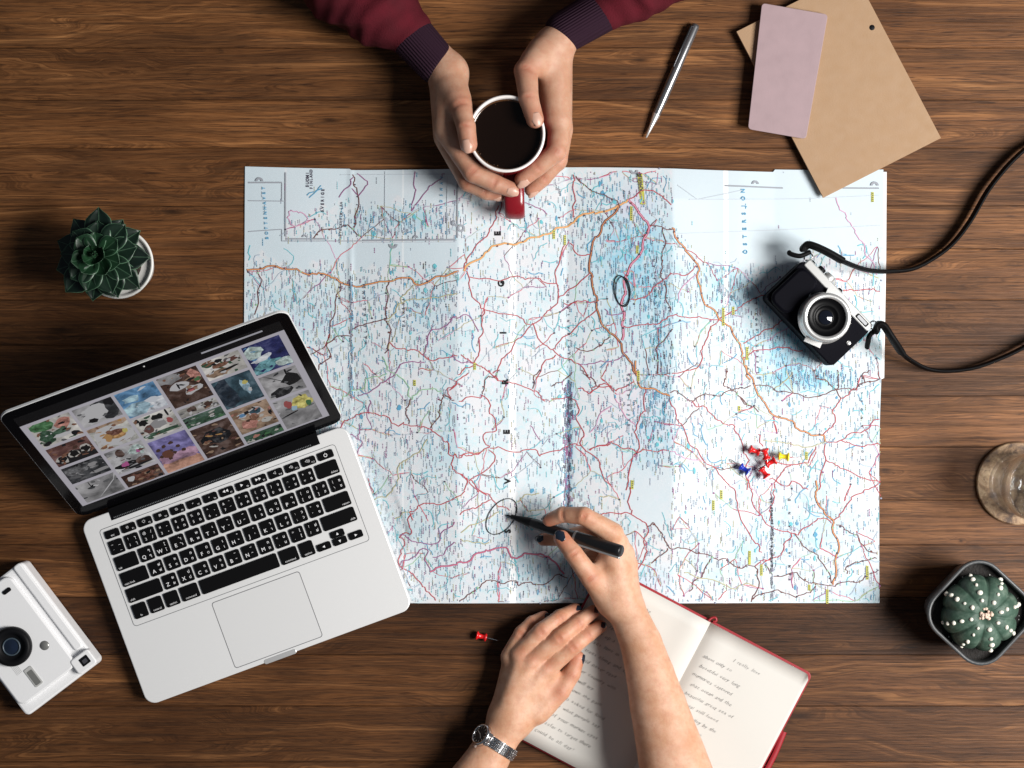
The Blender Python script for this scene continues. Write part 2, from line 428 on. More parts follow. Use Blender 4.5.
rd('purple', 300, 280, 6.4, '790,480 820,420 825,340 900,310 1005,235', '370,740 450,710 520,670 575,625 650,550 720,520 800,530')
rd('olive', 300, 280, 6.4, '560,250 620,190 650,150 690,130 780,130 870,110 950,108 1015,88', '650,150 660,100 720,50 760,20')
rd('red', 320, 400, 6.4, '110,190 210,100 280,88 350,80 400,100 450,130 510,162 540,150 600,165 690,180 720,190 750,220 790,250 820,270 825,320 850,355 875,352 900,358 960,345 1030,335', '850,355 855,420 868,465 900,470 945,510 990,560 1020,580',
   '945,510 930,570 880,625 770,655 650,675 600,700 580,730 595,768')
rd('brown', 320, 400, 6.4, '710,180 740,130 770,90 775,20 760,0', '575,155 560,100 560,40 585,-10')
rd('olive', 320, 400, 6.4, '350,640 430,605 490,550 505,430 530,400 610,345 690,250', '480,760 520,730 575,715')
rd('purple', 320, 400, 6.4, '320,0 315,90', '190,225 240,240 265,280 235,370', '250,155 245,250')
rd('red', 380, 490, 6.4, '210,145 190,190 195,270 160,285 125,290 150,320 155,360 130,410 120,470 180,520 240,575 280,620 330,680 375,725', '515,155 590,120 650,90 710,60', '640,0 700,30 730,75 760,100 830,130')
rd('purple', 380, 490, 6.4, '125,290 180,300 240,335 330,348 380,310 430,250 480,200', '320,525 295,450 300,380 260,390 180,440 130,480', '320,525 400,490 480,475 520,465', '340,430 400,420 430,370 480,330')
rd('bigpurple', 380, 490, 6.4, '320,525 400,490 480,475 520,465 580,440 640,405 700,378 800,378 850,425 900,425 960,405 1040,415 1120,470 1180,540')
rd('brown', 380, 490, 6.4, '510,710 600,655 650,600 720,585 800,595 860,590 890,605 940,595 1000,605 1080,590 1150,545 1200,560')
rd('olive', 380, 490, 6.4, '520,270 600,220 700,170 780,140', '870,80 930,40 1020,20', '520,310 600,340 700,335')
rd('red', 450, 370, 6.4, '60,200 110,175 180,180 210,155 250,215 265,270 290,340 300,380 235,410 220,460 260,500 200,515 130,545 60,550', '250,0 290,50 340,80 380,72 430,100 530,120 560,150 610,200', '650,185 740,180 800,200 830,270 805,320 870,400 830,460 880,510 960,600 985,700 1030,735',
   '260,500 350,505 440,520 550,512 570,545 660,530 730,495 780,480 840,485', '250,510 280,550 270,600 220,650 120,700 60,660', '120,700 180,750 240,800', '820,120 870,130 900,145 940,105 1030,100', '0,130 60,70 120,20', '890,510 980,490 1030,470')
rd('brown', 450, 370, 6.4, '210,155 215,100 250,50 290,40 320,0', '530,120 540,60 580,0', '840,0 890,40 930,85 960,100', '650,105 720,70 780,10')
rd('grey', 450, 370, 6.4, '380,700 440,660 520,600 560,560', '590,490 640,430 700,405')
rd('red', 590, 370, 6.4, '0,145 60,95 110,100 170,125 220,110 280,75', '350,110 345,240 330,290 290,350 295,420 310,500 270,560 245,680 230,768', '505,190 540,270 600,400 660,490 710,560 780,615 830,670 900,750', '300,530 360,510 500,515', '0,515 60,480 130,470 200,490 250,500 300,530',
   '650,200 700,235 750,245 800,310 860,350 910,345 940,400 980,490 1005,560 1010,600 1000,700 1040,768')
rd('brown', 590, 370, 6.4, '510,145 570,140 620,190 650,200 700,160 780,165 850,155 900,130 1030,100', '900,130 860,100 860,40 880,0', '900,130 960,170 1020,230', '800,625 870,630 940,610', '430,0 450,40 510,20')
rd('pink', 590, 370, 6.4, '510,520 600,555 710,575', '160,180 230,300 290,350', '0,400 60,300 140,230')
rd('motor', 590, 370, 6.4, '290,-60 300,80 350,110 410,130 460,145 505,165')
rd('red', 600, 490, 6.4, '0,160 70,145 150,140 200,155 260,190 300,230 290,300 290,400 260,490 190,545', '190,-20 185,90 200,150', '840,-20 880,60 885,150 930,240 1000,340 1020,360 1040,400')
rd('brown', 600, 490, 6.4, '300,230 350,215 380,260 420,330 440,360 520,375 600,390 680,415 740,440 790,440 860,485 910,500 960,490 1010,510 1015,600 990,680 950,730', '710,440 680,510 640,560 600,600 570,650', '330,470 400,410 430,370')
rd('olive', 600, 490, 6.4, '540,530 620,560 700,570 800,610 870,625 940,605 1000,620', '0,40 60,40 130,70')
rd('motor', 740, 370, 6.4, '40,-30 90,95 130,170 180,250 215,285 290,310 340,340 390,385 440,410 520,415 550,460')
rd('brown', 740, 370, 6.4, '90,100 200,110 230,130 300,145 380,155 480,178 540,150 620,125 720,125 740,115 800,85 900,55', '470,0 510,60 570,80 620,125', '625,0 640,60 620,125 650,180', '0,170 50,220 120,270', '800,85 790,40 830,0')
rd('red', 740, 370, 6.4, '650,180 600,250 610,310 580,380 530,420', '650,180 700,150 740,115', '550,460 650,450 700,420 800,385 850,340 905,305', '650,450 700,470 760,480 900,480', '490,490 450,570 420,600 330,605 240,590', '550,470 550,560 530,650 510,768', '550,575 610,600 700,655 780,680 880,715 885,735 800,768',
   '330,605 280,640 240,700 230,760', '190,700 240,715 300,742 350,720 400,745 440,765', '50,700 45,768', '120,410 150,490')
rd('olive', 740, 370, 6.4, '150,450 270,455 350,485 450,490 500,480 550,460', '210,130 260,90 330,30')
rd('motor', 740, 490, 6.4, '490,-60 495,80 540,130 590,190 600,240 635,350 620,450 615,560 600,610')
rd('red', 740, 490, 6.4, '70,0 100,110 150,190 205,235 300,270 350,280 400,270 480,200 520,180 590,215', '330,280 310,330 280,360 260,430 205,440 150,450 100,490', '600,200 660,150 700,70 740,40 800,0', '190,200 200,120 215,60 230,0')
rd('brown', 740, 490, 6.4, '350,280 430,370 500,430 560,500 590,600', '620,225 700,260 750,300 820,385 885,410', '220,555 300,545 370,540 430,580 490,608 590,610 650,605 710,585 770,590 830,540 890,515', '60,720 130,670 200,650 300,660 370,685 430,670 490,615', '160,480 210,540', '690,540 700,480 760,470 830,440 880,440')
rd('thickorange', 450, 160, 3.49, '50,390 100,345 150,305 200,295 270,282 330,258 400,235 440,205 480,188 550,178 590,160 620,140')
rd('motordark', 450, 160, 3.49, '590,160 550,210 510,270 490,330 490,400 510,480 515,520 530,570 570,615 600,640 610,690 640,720 655,768')
rd('redmotor', 450, 160, 3.49, '620,140 660,190 690,230 680,280 660,330 620,390 605,480 605,560 600,630')
rd('brown', 450, 160, 3.49, '690,230 740,240 775,245', '740,240 745,300 735,390 745,430 765,530', '775,590 730,640 722,690 725,745', '440,55 480,100 540,120 590,160', '440,655 500,665 560,615')
rd('red', 450, 160, 3.49, '620,490 680,475 750,410 775,400', '605,580 700,575 775,545', '70,410 150,420 260,410 370,430', '400,290 370,400 380,480 330,540 290,570 210,540 120,525 100,500 70,450 60,390', '290,570 320,630 360,670 450,715 490,768', '290,570 220,650 150,745',
   '120,525 110,600 90,710 40,680', '90,710 150,750 170,768', '90,710 30,750', '380,480 450,430 490,390', '430,50 435,130 430,200', '520,490 400,500', '515,520 420,600 360,660', '300,768 330,710 370,680', '170,160 150,230 100,300 60,340 55,390', '420,290 450,325 490,330',
   '620,140 680,110 730,120 770,160')
rd('purple', 450, 160, 3.49, '450,715 560,700 620,670', '0,560 60,540 100,600', '540,520 560,545 610,530 ', '0,690 90,715', '250,150 300,160 340,190')
rd('motor', 660, 160, 3.49, '40,240 80,310 125,360 135,430 150,490 205,550 260,610 285,670 300,740 315,768')
rd('red', 660, 160, 3.49, '40,545 120,550 205,555 300,500 390,455', '205,555 160,620 130,720 80,740 40,745', '290,690 330,670 400,655 500,665', '290,640 360,600 430,560', '640,455 700,450 770,458', '45,400 90,400 125,370')
rd('pink', 660, 160, 3.49, '610,130 700,280 760,400', '60,500 80,440 125,400')
rd('grey', 660, 160, 3.49, '60,90 130,140 290,105', '100,140 500,135 775,122', '45,260 770,228')
rd('frame', 660, 160, 3.49, '226,90 290,92 430,97', '640,97 775,98')
rd('frame', 240, 160, 8.53, '45,190 355,190', '385,50 725,50', '385,60 385,650', '390,672 725,672')
rd('frame', 340, 160, 7.87, '180,632 910,632', '925,190 925,620')
rd('thinframe', 240, 160, 8.53, '355,190 355,345', '355,590 355,690 535,690', '355,690 1850,690', '45,345 370,350', '45,610 355,590')
rd('grey', 340, 160, 7.87, '0,115 910,115', '550,365 910,372', '355,50 355,630', '845,130 845,630', '180,650 920,652')
rd('pink', 240, 160, 8.53, '415,440 440,430 490,435 540,460 570,500 555,540 490,550 430,548 415,500 415,440')
rd('blue', 240, 160, 8.53, '570,300 690,215', '590,320 700,240')
ST = {'motor': [('brown', 1.7), ('orange', .8)], 'motordark': [('brown', 2.0), ('orange', .5)], 'redmotor': [('red', 2.1), ('pink', .8)], 'thickorange': [('olive', 2.1), ('orange', 1.2)],
      'bigpurple': [('purple', 1.7), ('pinkred', .8)], 'brown': [('brown', .85)], 'red': [('red', .85)], 'purple': [('purple', .8)], 'pink': [('pink', .9)], 'olive': [('olive', .9)],
      'green': [('green', .9)], 'grey': [('lightgrey', .7)], 'frame': [('grey', 1.5)], 'thinframe': [('grey', .8)], 'blue': [('blue', .9)]}
for style, pts in roads:
    straight = style in ('grey', 'frame', 'thinframe')
    if not straight:
        p3 = [Vector((a, b, 0)) for a, b in pts]
        pts = [(q.x, q.y) for q in catmull(p3, 4)] if len(p3) > 2 else pts
    for i, (k, w) in enumerate(ST[style]):
        sd = R.getstate(); R.seed(int(pts[0][0] * 7 + pts[0][1]))
        ribbon(pts, w, MI[k], dz=.50 + .07 * i + (.002 * (len(mapper.v) % 17)), wob=0 if straight else 2.3)
        R.setstate(sd)
for style, pts in roads:          # junction and town dots along the main roads
    if style in ('motor', 'motordark', 'thickorange', 'redmotor', 'brown'):
        acc = R.uniform(3, 9)
        for a, b in zip(pts[:-1], pts[1:]):
            L_ = math.dist(a, b); s0 = acc
            while s0 < L_:
                x, y = a[0] + (b[0] - a[0]) * s0 / L_, a[1] + (b[1] - a[1]) * s0 / L_
                if clipmap(x, y): rr_ = R.uniform(.5, 1.15); mapper.add([pin(x + rr_ * math.cos(q), y + rr_ * math.sin(q), .66) for q in (5.5, 4.4, 3.3, 2.2, 1.1, 0)], [(0, 1, 2, 3, 4, 5)], MI[R.choice(['dark', 'brown', 'dark', 'green'])])
                s0 += R.uniform(7, 17)
            acc = s0 - L_
# minor road and border network
towns = []
tries = 0
while len(towns) < 420 and tries < 20000:
    tries += 1; p = (R.uniform(MX0, MX1), R.uniform(MY0, MY1))
    if sea(*p) > .5 or min([math.dist(p, q) for q in towns] or [99]) < 13: continue
    towns.append(p)
for i, p in enumerate(towns):
    nb = sorted(towns, key=lambda q: math.dist(p, q))[1:4]
    for q in nb[:R.choice([1, 2, 2, 3])]:
        k = R.choice(['pink', 'red', 'olive', 'lightgrey', 'lightgrey', 'pinkred', 'pinkred', 'red', 'brown', 'green', 'purple', 'cyan', 'label2', 'olive'])
        ribbon([p, q], .55 + .3 * R.random(), MI[k], dz=.18 + R.random() * .1, wob=1.5, step=3)
    if R.random() < .35:
        mapper.add([pin(p[0] + 1.0 * math.cos(a), p[1] + 1.0 * math.sin(a), .62) for a in (5.5, 4.4, 3.3, 2.2, 1.1, 0)], [(0, 1, 2, 3, 4, 5)], MI[R.choice(['dark', 'label', 'purple'])])
# rivers and lakes
for i in range(450):
    x, y = R.uniform(MX0, MX1), R.uniform(MY0, MY1)
    if sea(x, y) > .5: continue
    a = R.uniform(0, 6.28); pts = [(x, y)]
    for k in range(R.randint(2, 6)):
        a += R.uniform(-.9, .9); pts.append((pts[-1][0] + 4 * math.cos(a), pts[-1][1] + 4 * math.sin(a)))
    ribbon(pts, R.uniform(.5, 1.0), MI[R.choice(['blue', 'cyan', 'cyan', 'label2'])], dz=.29 + R.random() * .08, wob=1.1)
lakes = [(597, 255), (640, 218), (655, 230), (735, 270), (590, 380), (640, 300), (566, 405)]
for i in range(230):
    x, y = (R.uniform(MX0 + 4, MX1 - 6), R.uniform(MY0 + 4, MY1 - 4))
    if R.random() < .5:
        c0 = R.choice([(632, 262), (790, 350), (735, 285), (655, 445), (430, 300), (620, 420), (800, 530), (400, 222), (560, 575)]); x = R.gauss(c0[0], 22); y = R.gauss(c0[1], 18)
    if not clipmap(x, y) or sea(x, y) > .5: continue
    r = R.uniform(.8, 2.6); n = 9; el = R.uniform(.4, 1)
    mapper.add([pin(x + r * el * math.cos(-k * 6.28 / n) * R.uniform(.7, 1.3), y + r * math.sin(-k * 6.28 / n) * R.uniform(.7, 1.5), .38 + R.random() * .1) for k in range(n)], [tuple(range(n))][:1], MI[R.choice(['cyan', 'blue', 'cyan', 'label2'])])
# names, and shade at two folds: rows of tiny upright strokes, all running up the sheet
def name_shade_strokes(x, y, L, w, mi, dz):
    yy = y
    while yy < y + L:
        h = R.uniform(.7, 1.9)
        q = [(x - w / 2, yy), (x - w / 2, yy + h), (x + w / 2, yy + h), (x + w / 2, yy)]
        if all(clipmap(*p) for p in q): mapper.add([pin(a, b, dz) for a, b in q], [(0, 1, 2, 3)], mi)
        yy += h + R.uniform(.15, .5)
cnt = 0
while cnt < 9500:
    x, y = R.uniform(MX0, MX1), R.uniform(MY0, MY1)
    s_ = sea(x, y); edge = max(sea(x, y + 12), sea(x, y - 14))
    if s_ > .55 and R.random() > .02: continue
    pr = .42 + .5 * G(x, y, 632, 262, 50, 80) + .5 * G(x, y, 570, 550, 120, 50) + .4 * G(x, y, 800, 330, 60, 60) + .4 * G(x, y, 650, 420, 30, 60) + .3 * G(x, y, 310, 300, 60, 40) + .3 * (x < 460)
    if R.random() > pr: continue
    cnt += 1
    name_shade_strokes(x, y, R.choice([2, 2.5, 3, 4, 5, 6.5]), R.uniform(.4, .7), MI[R.choice(['label', 'label2', 'label2', 'label', 'grey', 'blue', 'lightgrey', 'olive', 'cyan', 'purple'])], .44 + .1 * R.random())
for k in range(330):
    name_shade_strokes(R.gauss(568, 2.4), R.uniform(380, 510), R.choice([3, 4, 5]), R.uniform(.6, 1.0), MI[R.choice(['dark', 'dark', 'blue', 'label', 'purple'])], .58)  # crowded dark print that also paints in the shade of the valley fold
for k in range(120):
    name_shade_strokes(R.gauss(772.5, .9), R.uniform(490, 600), R.choice([2, 3, 4]), R.uniform(.5, .9), MI[R.choice(['dark', 'grey', 'label'])], .58)
    name_shade_strokes(R.gauss(351.5, .8), R.uniform(275, 395), R.choice([2, 3, 4]), R.uniform(.4, .8), MI[R.choice(['dark', 'grey', 'label', 'blue'])], .58)  # dark strokes paint the shadow line beside the left crease
for k in range(1500):
    cx_, cy_, wx_, wy_ = R.choice([(622, 265, 30, 60), (655, 300, 10, 50), (600, 210, 40, 30), (790, 340, 26, 34), (812, 376, 40, 8), (650, 420, 16, 40), (560, 575, 60, 22), (430, 300, 26, 40), (390, 222, 50, 12), (735, 290, 26, 24), (660, 360, 12, 60)])
    x, y = R.gauss(cx_, wx_ * .7), R.gauss(cy_, wy_ * .7)
    if clipmap(x, y) and sea(x, y) < .5: name_shade_strokes(x, y, R.choice([2, 3, 4, 6]), R.uniform(.45, .8), MI[R.choice(['blue', 'blue', 'label', 'cyan', 'dark', 'label2'])], .5)
for (x, y, h) in [(641, 176, 0), (631, 207, 14), (565, 235, 10), (554, 230, 9), (475, 363, 7), (638, 371, 10), (637, 246, 8), (723, 308, 18), (733, 307, 8), (747, 347, 13), (721, 490, 9), (713, 500, 10), (632, 480, 9), (868, 566, 14), (828, 590, 14), (750, 551, 14), (762, 565, 11), (810, 585, 6), (807, 452, 8), (873, 192, 10), (739, 406, 5), (415, 380, 6)]:
    if h:
        mapper.add([pin(a, b, .66) for a, b in [(x - 1.2, y), (x - 1.2, y + h), (x + 1.2, y + h), (x + 1.2, y)]], [(0, 1, 2, 3)], MI['yellow'])
        zz = y + 1
        while zz < y + h - 1:
            mapper.add([pin(a, b, .72) for a, b in [(x - .5, zz), (x - .5, zz + 1), (x + .7, zz + 1), (x + .7, zz)]], [(0, 1, 2, 3)], MI['dark']); zz += 1.9
def mtext(txt, x, y, size, mi, rot=90, bold=.02, dz=.75):
    p = pin(x, y, dz); mapper.text(txt, size, Matrix.Translation(p) @ RZ(math.radians(rot)), MI[mi], bold=bold)
def column(txt, x0, y0, x1, y1, size, mi, bold=.03):     # spaced letters, first letter at the bottom
    n = len(txt)
    for i, ch in enumerate(txt):
        f = i / max(1, n - 1)
        if ch != ' ': mtext(ch, x0 + (x1 - x0) * f, y0 + (y1 - y0) * f, size, mi, bold=bold)
for ch, x, y in (('S', 508, 531), ('V', 508, 481), ('E', 507, 432), ('R', 505.5, 382), ('I', 503.5, 333), ('G', 501.5, 284), ('E', 498, 234)):
    mtext(ch, x, y, 8.6, 'black', bold=.05)
for a, b in [((637.6, 173.5), (642.5, 204.8))]:
    mapper.add([pin(*q, .64) for q in [(637, 174), (640, 205), (645, 205), (642, 174)]], [(0, 1, 2, 3)], MI['yellow'])
mtext('STOCKHOLM', 641, 189.5, 5.2, 'dark', rot=95, bold=.03)
column('ÖSTERSJÖN', 745.5, 252, 743, 191, 5.5, 'blue'); column('BOTTENHAVET', 267, 238, 263.5, 188, 4.2, 'blue')
column('SUOMI', 307.5, 186, 307.8, 173, 4.2, 'dark'); column('FINLAND', 311.5, 188, 311.2, 170.5, 3.6, 'dark'); column('SVERIGE', 322.5, 211, 323, 190, 4, 'dark')
column('STOCKHOLM LÄN', 340.5, 235, 341.5, 203, 3, 'dark'); column('ÅLANDSHAV', 441.5, 226, 442, 178, 3.6, 'blue')
column('HÄLSINGLAND', 366.5, 343, 364, 287, 3.4, 'dark'); column('DALARNA', 404.5, 326, 404, 300, 3, 'dark'); column('UPPLANDSLÄN', 656.5, 321, 653.5, 261, 3.2, 'dark')
column('VÄSTMANLAND', 570, 360, 568, 295, 3, 'dark'); column('NÄRKE', 531, 215, 530, 185, 3, 'dark'); column('BLEKINGELÄN', 773, 530, 771.5, 499, 3.2, 'black'); column('KALMARLÄN', 772.5, 566, 772.5, 535, 3.2, 'black')
column('SMÅLAND', 790.5, 580, 790, 500, 3.4, 'dark'); column('ÖSTERGÖTLANDSLÄN', 758.5, 378, 756, 298, 3, 'dark'); column('GOTLANDSLÄN', 863.5, 460, 862, 376, 3, 'dark')
column('SÖDERMANLAND', 468, 445, 461, 385, 2.6, 'grey'); column('ÄNGERMANLAND', 440, 510, 442, 420, 2.6, 'grey'); column('GÄSTRIKLAND', 629, 425, 628.5, 375, 3, 'dark')
# round page marks and town circles
def ring(x, y, r0, r1, mi, a0=0, a1=360, dz=.85):
    n = 20; P = []
    for k in range(n + 1):
        a = math.radians(a0 + (a1 - a0) * k / n); P += [pin(x + r1 * math.cos(a), y - r1 * math.sin(a), dz), pin(x + r0 * math.cos(a), y - r0 * math.sin(a), dz)]
    mapper.add(P, [(2 * i, 2 * i + 2, 2 * i + 3, 2 * i + 1) for i in range(n)], MI[mi])
for x, y, r, a0, a1 in ((259, 181, 4, 0, 180), (304.5, 237, 2.6, 0, 180), (393.5, 244.5, 4.4, 180, 360), (416, 238.5, 2.8, 0, 180), (454.5, 224, 2.8, 60, 300), (461.5, 229, 3.8, 0, 360), (634, 170.5, 4.2, 180, 360), (755.5, 184, 3.6, 0, 180), (875, 185.5, 4.2, 0, 180)):
    ring(x, y, r * .45, r, 'grey', a0, a1)
# places circled by hand with the pen
def loop(cx, cy, rx, ry, tilt, w=.8, over=1.06, seed=1):
    q = random.Random(seed); P = []
    for k in range(49):
        a = 2 * math.pi * over * k / 48 - .9; rr = 1 + .05 * math.sin(2 * a + seed) + .05 * k / 48
        x, y = rx * rr * math.cos(a), ry * rr * math.sin(a); c_, s_ = math.cos(tilt), math.sin(tilt)
        P.append((cx + x * c_ - y * s_, cy + x * s_ + y * c_))
    ribbon(P, w, MI['black'], dz=1.0)
loop(501.5, 516.5, 12.0, 19.5, .52, seed=3)
loop(621.5, 291.5, 7.6, 14.6, -.18, 1.0, seed=5); loop(622.5, 291.5, 7.0, 14.2, -.1, .8, 1.3, seed=9)

mo = thing('folded_map', 'large unfolded paper road map with fold creases, spread under the laptop, camera and writing hand', 'map', U(565, 385, 0))
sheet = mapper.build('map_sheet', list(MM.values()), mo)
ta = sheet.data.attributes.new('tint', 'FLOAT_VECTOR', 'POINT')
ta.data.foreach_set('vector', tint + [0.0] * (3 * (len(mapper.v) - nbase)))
sd = sheet.modifiers.new('s', 'SOLIDIFY') if False else None
# white underside layer sticking out on the right
und = MB()
pts = [(876, 172), (886.5, 172), (886, 260), (884, 378), (881.5, 379), (880, 380), (874, 300)]
und.prism([tuple(U(a, b, 0).xy) for a, b in reversed(pts)], .3, .9)
und.build('map_back_layer', bumpy('paper_back', (0.78, 0.78, 0.78), .6, 900, .1), mo)
# ---------- laptop ----------
lx, ly = .9385, -.3453            # picture direction of the laptop's width
_o = U(79.9, 522.5, 18); LZ = 1.6
LA = math.atan2(-ly, lx)          # rotation about z in y-up coords
LT = Matrix.Translation((_o.x, _o.y, 0)) @ RZ(LA)      # local: +x along hinge, -y towards the user
LW, LD = 280.0, 194.0
m_alu = bumpy('aluminium', (0.80, 0.80, 0.80), .45, 2500, .04, .0001, metal=.25, spec=.5)
m_alud = mat('aluminium_edge', (0.36, 0.37, 0.38), .35, .7)
m_key = bumpy('key_black', (0.004, 0.004, 0.0045), .6, 3000, .05, .0001, spec=.06)
m_leg = mat('key_print', (0.75, 0.75, 0.76), .6)
m_bez = mat('bezel_glass', (0.002, 0.002, 0.0025), .12, spec=.15)
m_hinge = mat('hinge_black', (0.003, 0.003, 0.0035), .5, spec=.08)
lap = thing('laptop', 'open silver laptop with black keyboard and a grid of photos on its screen', 'laptop', (_o.x, _o.y, 0), LA)
def L(): return MB()
b = L(); b.prism([(p[0] + LW / 2, p[1] - LD / 2) for p in rrect(LW, LD, 11, 8)], LZ + 1.5, 16.5, 0, bev=.9)
base = b.build('body', m_alu, lap, local=True)
# hinge recess bar (dark) between body and lid
b = L(); b.box(30, LW - 30, -9, 3.0, 13.5, 16.9, 0)
for k in range(120):
    x = 33 + k * 1.74
    b.box(x, x + .8, -7.6, -6.4, 16.9, 17.0, 1)
b.build('hinge', [m_hinge, m_alud], lap, local=True)
# keyboard well
KX0, KY0, KW, KD = 17.5, -16.5, 243.0, 96.5
b = L(); wp = rrect(KW + 5, KD + 4.5, 3, 4, KX0 + KW / 2, KY0 - KD / 2)
b.prism(wp, 16.52, 16.62, 0)
kb = b.build('keyboard', mat('well_alu', (0.74, 0.74, 0.74), .5, .2), lap, local=True)
b = L(); ip = rrect(KW + 6.2, KD + 5.7, 3.5, 4, KX0 + KW / 2, KY0 - KD / 2); n = len(wp)
vs = [(*p, 16.64) for p in ip] + [(*p, 16.64) for p in wp]
b.add(vs, [(i, (i + 1) % n, n + (i + 1) % n, n + i) for i in range(n)], 0)
b.build('keyboard_rim', m_alud, lap, local=True)
Pt = KW / 14.5; G_ = 2.6
thai = {'1': 'ๅ', '2': '/', '3': '-', '4': 'ภ', '5': 'ถ', '6': 'ุ', '7': 'ึ', '8': 'ค', '9': 'ต', '0': 'จ', '-': 'ข', '=': 'ช', 'Q': 'ๆ', 'W': 'ไ', 'E': 'ำ', 'R': 'พ', 'T': 'ะ', 'Y': 'ั', 'U': 'ี', 'I': 'ร', 'O': 'น', 'P': 'ย',
        '[': 'บ', ']': 'ล', 'A': 'ฟ', 'S': 'ห', 'D': 'ก', 'F': 'ด', 'G': 'เ', 'H': '้', 'J': '่', 'K': 'า', 'L': 'ส', ';': 'ว', "'": 'ง', 'Z': 'ผ', 'X': 'ป', 'C': 'แ', 'V': 'อ', 'B': 'ิ', 'N': 'ื', 'M': 'ท', ',': 'ม', '.': 'ใ', '/': 'ฝ', '\\': 'ฃ', '`': '_'}
shift = {'1': '!', '2': '@', '3': '#', '4': '$', '5': '%', '6': '^', '7': '&', '8': '*', '9': '(', '0': ')', '-': '_', '=': '+', '[': '{', ']': '}', ';': ':', "'": '"', ',': '<', '.': '>', '/': '?', '\\': '|', '`': '~'}
rows = [
    (0, 10.2, [('esc', 1.03)] + [(f'F{i}', 1.03) for i in range(1, 13)] + [('pow', 1.11)]),
    (10.6, Pt, [(c_, 1) for c_ in '`1234567890-='] + [('delete', 1.5)]),
    (10.6 + Pt, Pt, [('tab', 1.5)] + [(c_, 1) for c_ in 'QWERTYUIOP[]\\']),
    (10.6 + 2 * Pt, Pt, [('caps lock', 1.77)] + [(c_, 1) for c_ in "ASDFGHJKL;'"] + [('return', 1.73)]),
    (10.6 + 3 * Pt, Pt, [('shift', 2.27)] + [(c_, 1) for c_ in 'ZXCVBNM,./'] + [('shift', 2.23)]),
    (10.6 + 4 * Pt, Pt * 1.02, [('fn', 1), ('control', 1), ('option', 1), ('command', 1.25), (' ', 5), ('command', 1.25), ('option', 1)]),
]
def keycap(x, y, w, d, leg):
    b = MB(); cx_, cy_ = x + w / 2, y - d / 2
    b.prism(rrect(w, d, 1.6, 4, cx_, cy_), 16.7, 18.2, 0, bev=.35)
    T = lambda a, c_: TR(a, c_, 18.25)
    if leg in ('tab', 'caps lock', 'shift', 'fn', 'control', 'option', 'command', 'delete', 'return', 'esc'):
        left = leg in ('tab', 'caps lock', 'fn', 'esc') or (leg == 'shift' and x < 60)
        s = 2.9
        if leg in ('control', 'option', 'command', 'esc', 'fn'): b.text(leg, s, T(cx_, y - d + 2.6), 1)
        elif left: b.text(leg, s, T(x + 1.6, y - d + 2.6), 1, 'LEFT')
        else: b.text(leg, s, T(x + w - 1.6, y - d + 2.6), 1, 'RIGHT')
    elif leg[0] == 'F' and len(leg) > 1:
        b.text(leg, 2.2, T(x + w - 3, y - d + 2.0), 1); i = int(leg[1:])
        sym = {1: '☼', 2: '☀', 3: '⊞', 4: '⊡', 5: '◦', 6: '•', 7: '◀◀', 8: '▶', 9: '▶▶', 10: '◁', 11: '◁)', 12: '◁))'}[i]
        b.text(sym, 3.4, T(cx_ - 1, y - d / 2 + .6), 1)
    elif leg == 'pow':
        for k in range(14):
            a0, a1 = math.radians(120 + 300 * k / 14), math.radians(120 + 300 * (k + 1) / 14)
            b.add([(cx_ + r * math.cos(a), cy_ + r * math.sin(a), 18.25) for a, r in ((a0, 1.3), (a0, 1.9), (a1, 1.9), (a1, 1.3))], [(0, 1, 2, 3)], 1)
        b.box(cx_ - .3, cx_ + .3, cy_ + .6, cy_ + 2.3, 18.2, 18.26, 1)
    elif leg in 'lrud' and len(leg) == 1 and w != Pt - G_ - .001 and leg.islower():
        dx, dy = {'l': (-1, 0), 'r': (1, 0), 'u': (0, 1), 'd': (0, -1)}[leg]
        b.add([(cx_ + dx * 1.6, cy_ + dy * 1.6, 18.25), (cx_ - dx + dy * 1.3, cy_ - dy + dx * 1.3, 18.25), (cx_ - dx - dy * 1.3, cy_ - dy - dx * 1.3, 18.25)], [(0, 1, 2)], 1)
    elif leg != ' ':
        if leg in shift:
            b.text(shift[leg], 3.5, T(x + 3.6, y - 3.9), 1); b.text(leg, 3.7, T(x + 3.6, y - d + 4.0), 1)
        else: b.text(leg, 5.2, T(x + 4.0, y - d + 4.5), 1, bold=.01)
        th = thai.get(leg)
        if th: b.text(th, 3.9, T(x + w - 3.6, y - 4.4), 1, bold=.01); b.text(th, 3.9, T(x + w - 3.6, y - d + 4.2), 1, bold=.01)
    return b
for yo, d, keys in rows:
    x = KX0
    for leg, wd in keys:
        w = wd * Pt
        keycap(x + G_ / 2, KY0 - yo - .9, w - G_, d - (2.2 if d < 12 else G_), leg).build('key', [m_key, m_leg], kb, local=True)
        x += w
# arrow cluster
ax = KX0 + KW - 3 * Pt; ay = KY0 - 10.6 - 4 * Pt - .9; hh = (Pt * 1.02 - G_) / 2
for leg, x, y, hgt in (('l', ax, ay - hh, hh), ('u', ax + Pt, ay, hh - .3), ('d', ax + Pt, ay - hh - .1, hh), ('r', ax + 2 * Pt, ay - hh, hh)):
    keycap(x + G_ / 2, y, Pt - G_, hgt, leg).build('key', [m_key, m_leg], kb, local=True)
